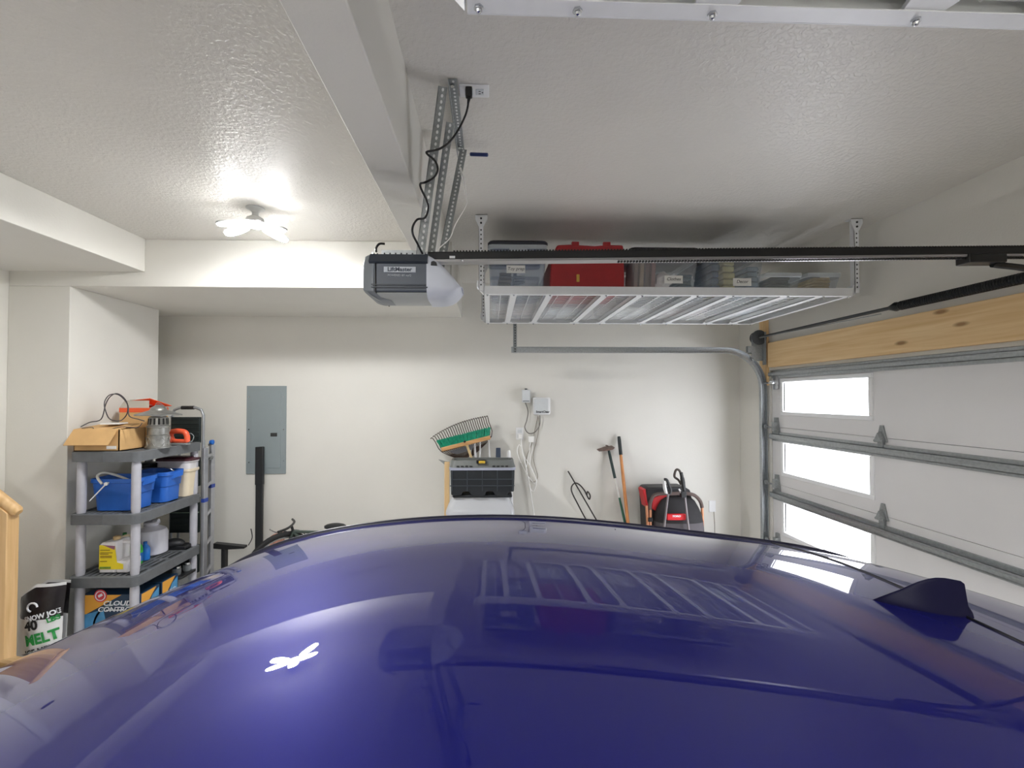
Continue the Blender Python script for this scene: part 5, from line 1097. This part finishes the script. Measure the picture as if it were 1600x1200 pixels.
m.build('antenna_fin', mat('shade-darkened fin paint', (12, 11, 34), .45, spec=.05), car, smooth=40)  # same paint as the body, shade of its unlit side put into the colour
# ---- the rest of the body, standing below the roof
BELT = .97
def hwb(x): return .80-.10*max(0, (-1.0-x)/1.75)**2-.05*max(0, (x-.9)/.6)**2
def top_edge(x, s_):
    if x >= XF: return Vector((x, YC+s_*HWR, roofz(min(x, XR), YC+s_*HWR)))
    t = (XF-x)/(XF+1.78); a = roofz(XF, YC+s_*HWR); return Vector((x, YC+s_*(HWR+.16*t), a+(BELT+.01-a)*t))
xs_ = [-1.78+i*(1.38+1.78)/40 for i in range(41)]
def te(x, s_):
    if x <= XR: return top_edge(x, s_)
    t = (x-XR)/(1.42-XR); a = top_edge(XR, s_); return Vector((x, a.y+s_*.1*t, a.z+(BELT-a.z)*t))
for s_ in (-1, 1):
    m = MB(); m.grid(lambda a, b: (lambda p, q: p+(q-p)*b)(te(-1.78+a*3.2, s_)-Vector((0, 0, .006)), Vector((-1.78+a*3.2, YC+s_*hwb(-1.78+a*3.2), BELT))), 60, 6)
    m.build('cabin_side', paint, car, smooth=50)
    for xa, xb in ((-1.15, -.22), (-.12, .72), (.80, 1.12)):
        m = MB(); m.grid(lambda a, b: (lambda x: (lambda p, q: p+(q-p)*(.10+.8*b)+Vector((0, s_*.004, 0)))(te(x+.1*(1-b)*(1 if xa < -.5 else 0), s_), Vector((x, YC+s_*hwb(x), BELT))))(xa+(xb-xa)*a), 16, 4)
        m.build('side_window', glassd, car, smooth=50)
def ws(a, b):
    q = b*2-1; p = Vector((XF, YC+q*HWR, roofz(XF, YC+q*HWR)-.004)); g = Vector((-1.78+.12*(q*q-1)-.0, YC+q*(HWR+.16), BELT+.03*(1-q*q)))
    return p+(g-p)*a+Vector((0, 0, .03*math.sin(PI*a)*(1-q*q)))
m = MB(); m.grid(ws, 16, 24); m.build('windshield', glassd, car, smooth=60)
def rw(a, b):
    q = b*2-1; p = Vector((XR, YC+q*HWR, roofz(XR, YC+q*HWR)-.004)); g = Vector((1.42, YC+q*(HWR+.1), BELT)); return p+(g-p)*a
m = MB(); m.grid(rw, 8, 16); m.build('rear_window', glassd, car, smooth=60)
st = []
for x in [-2.72, -2.68, -2.5, -2.2, -1.78, -1.3, -.5, .4, 1.1, 1.42, 1.52, 1.55]:
    h = hwb(x)+.085; nose = 1 if -2.55 < x < 1.45 else .86
    zt = BELT if x > -1.8 else BELT-.26*((-1.78-x)/.94)**1.5
    zl = .2; e = .03
    st.append([(x, YC-h*.90*nose, zt), (x, YC-h*.985*nose, zt-.07), (x, YC-h*nose, .62), (x, YC-h*.98*nose, .38), (x, YC-h*.9*nose, zl), (x, YC+h*.9*nose, zl), (x, YC+h*.98*nose, .38), (x, YC+h*nose, .62), (x, YC+h*.985*nose, zt-.07), (x, YC+h*.90*nose, zt), (x, YC+h*.45*nose, zt+.025), (x, YC, zt+.035), (x, YC-h*.45*nose, zt+.025)])
m = MB(); m.loft(st); o = m.build('lower_body', paint, car, smooth=45)
for x in (-1.86, .82):
    for s_ in (-1, 1):
        h = hwb(x)+.085; c = Vector((x, YC+s_*(h-.11), .33)); ax = Vector((0, s_, 0))
        w = MB(); w.lathe([(.19, -.11), (.31, -.11), (.33, -.09), (.33, .105), (.315, .122), (.2, .122)], c, n=40, axis='y'); wh = w.build('wheel', rubber, car, smooth=40)
        w = MB(); w.lathe([(.2, s_*.10), (.2, s_*.128), (.185, s_*.131), (.18, s_*.11), (.05, s_*.118), (.02, s_*.128)], c, n=40, axis='y')
        for k in range(5): a = 2*PI*k/5; w.bar(c+ax*.124+Vector((.03*math.cos(a), 0, .03*math.sin(a))), c+ax*.124+Vector((.19*math.cos(a), 0, .19*math.sin(a))), .05, .015, up=(0, 1, 0))
        w.build('rim', galv, wh)
        w = MB(); w.lathe([(.33, s_*.10), (.385, s_*.10), (.385, s_*.118), (.33, s_*.118)], c, n=40, axis='y'); w.build('wheel_arch', trimb, car)
for s_ in (-1, 1):
    p = Vector((-1.12, YC+s_*(hwb(-1.1)+.07), BELT+.04)); m = MB(); m.ball(p, .09, (.7, 1.05, .72), n=18); m.bar(p+Vector((0, -s_*.14, -.06)), p, .06, .03); m.build('side_mirror', paint, car)
    for x in (-.35, .55): m = MB(); m.box(x-.09, x+.09, YC+s_*(hwb(x)+.085)-.012, YC+s_*(hwb(x)+.085)+.022, .80, .83); m.build('door_handle', paint, car, bevel=.006)
    m = MB(); m.box(-2.72, -2.6, YC+s_*.5-.14, YC+s_*.5+.14, .58, .7); m.build('headlight', mat('headlight glass', (190, 196, 204), .1), car, bevel=.02)
    m = MB(); m.box(1.47, 1.56, YC+s_*.6-.16, YC+s_*.6+.16, .72, .86); m.build('tail_light', mat('tail light red', (150, 16, 22), .2), car, bevel=.02)
# ================================================================== LIGHT AND LOOK
w = bpy.data.worlds.new('world'); bpy.context.scene.world = w; w.use_nodes = True
w.node_tree.nodes['Background'].inputs[0].default_value = (.75, .85, 1, 1); w.node_tree.nodes['Background'].inputs[1].default_value = .3
sc = bpy.context.scene
sc.view_settings.view_transform = 'Standard'; sc.view_settings.look = 'None'; sc.view_settings.gamma = 1; sc.view_settings.use_curve_mapping = False
sc.view_settings.exposure = EXPOSURE
sc.cycles.max_bounces = 12; sc.cycles.diffuse_bounces = 8; sc.cycles.transparent_max_bounces = 16
sc.cycles.use_adaptive_sampling = False; sc.cycles.use_denoising = True; sc.cycles.sample_clamp_indirect = 8
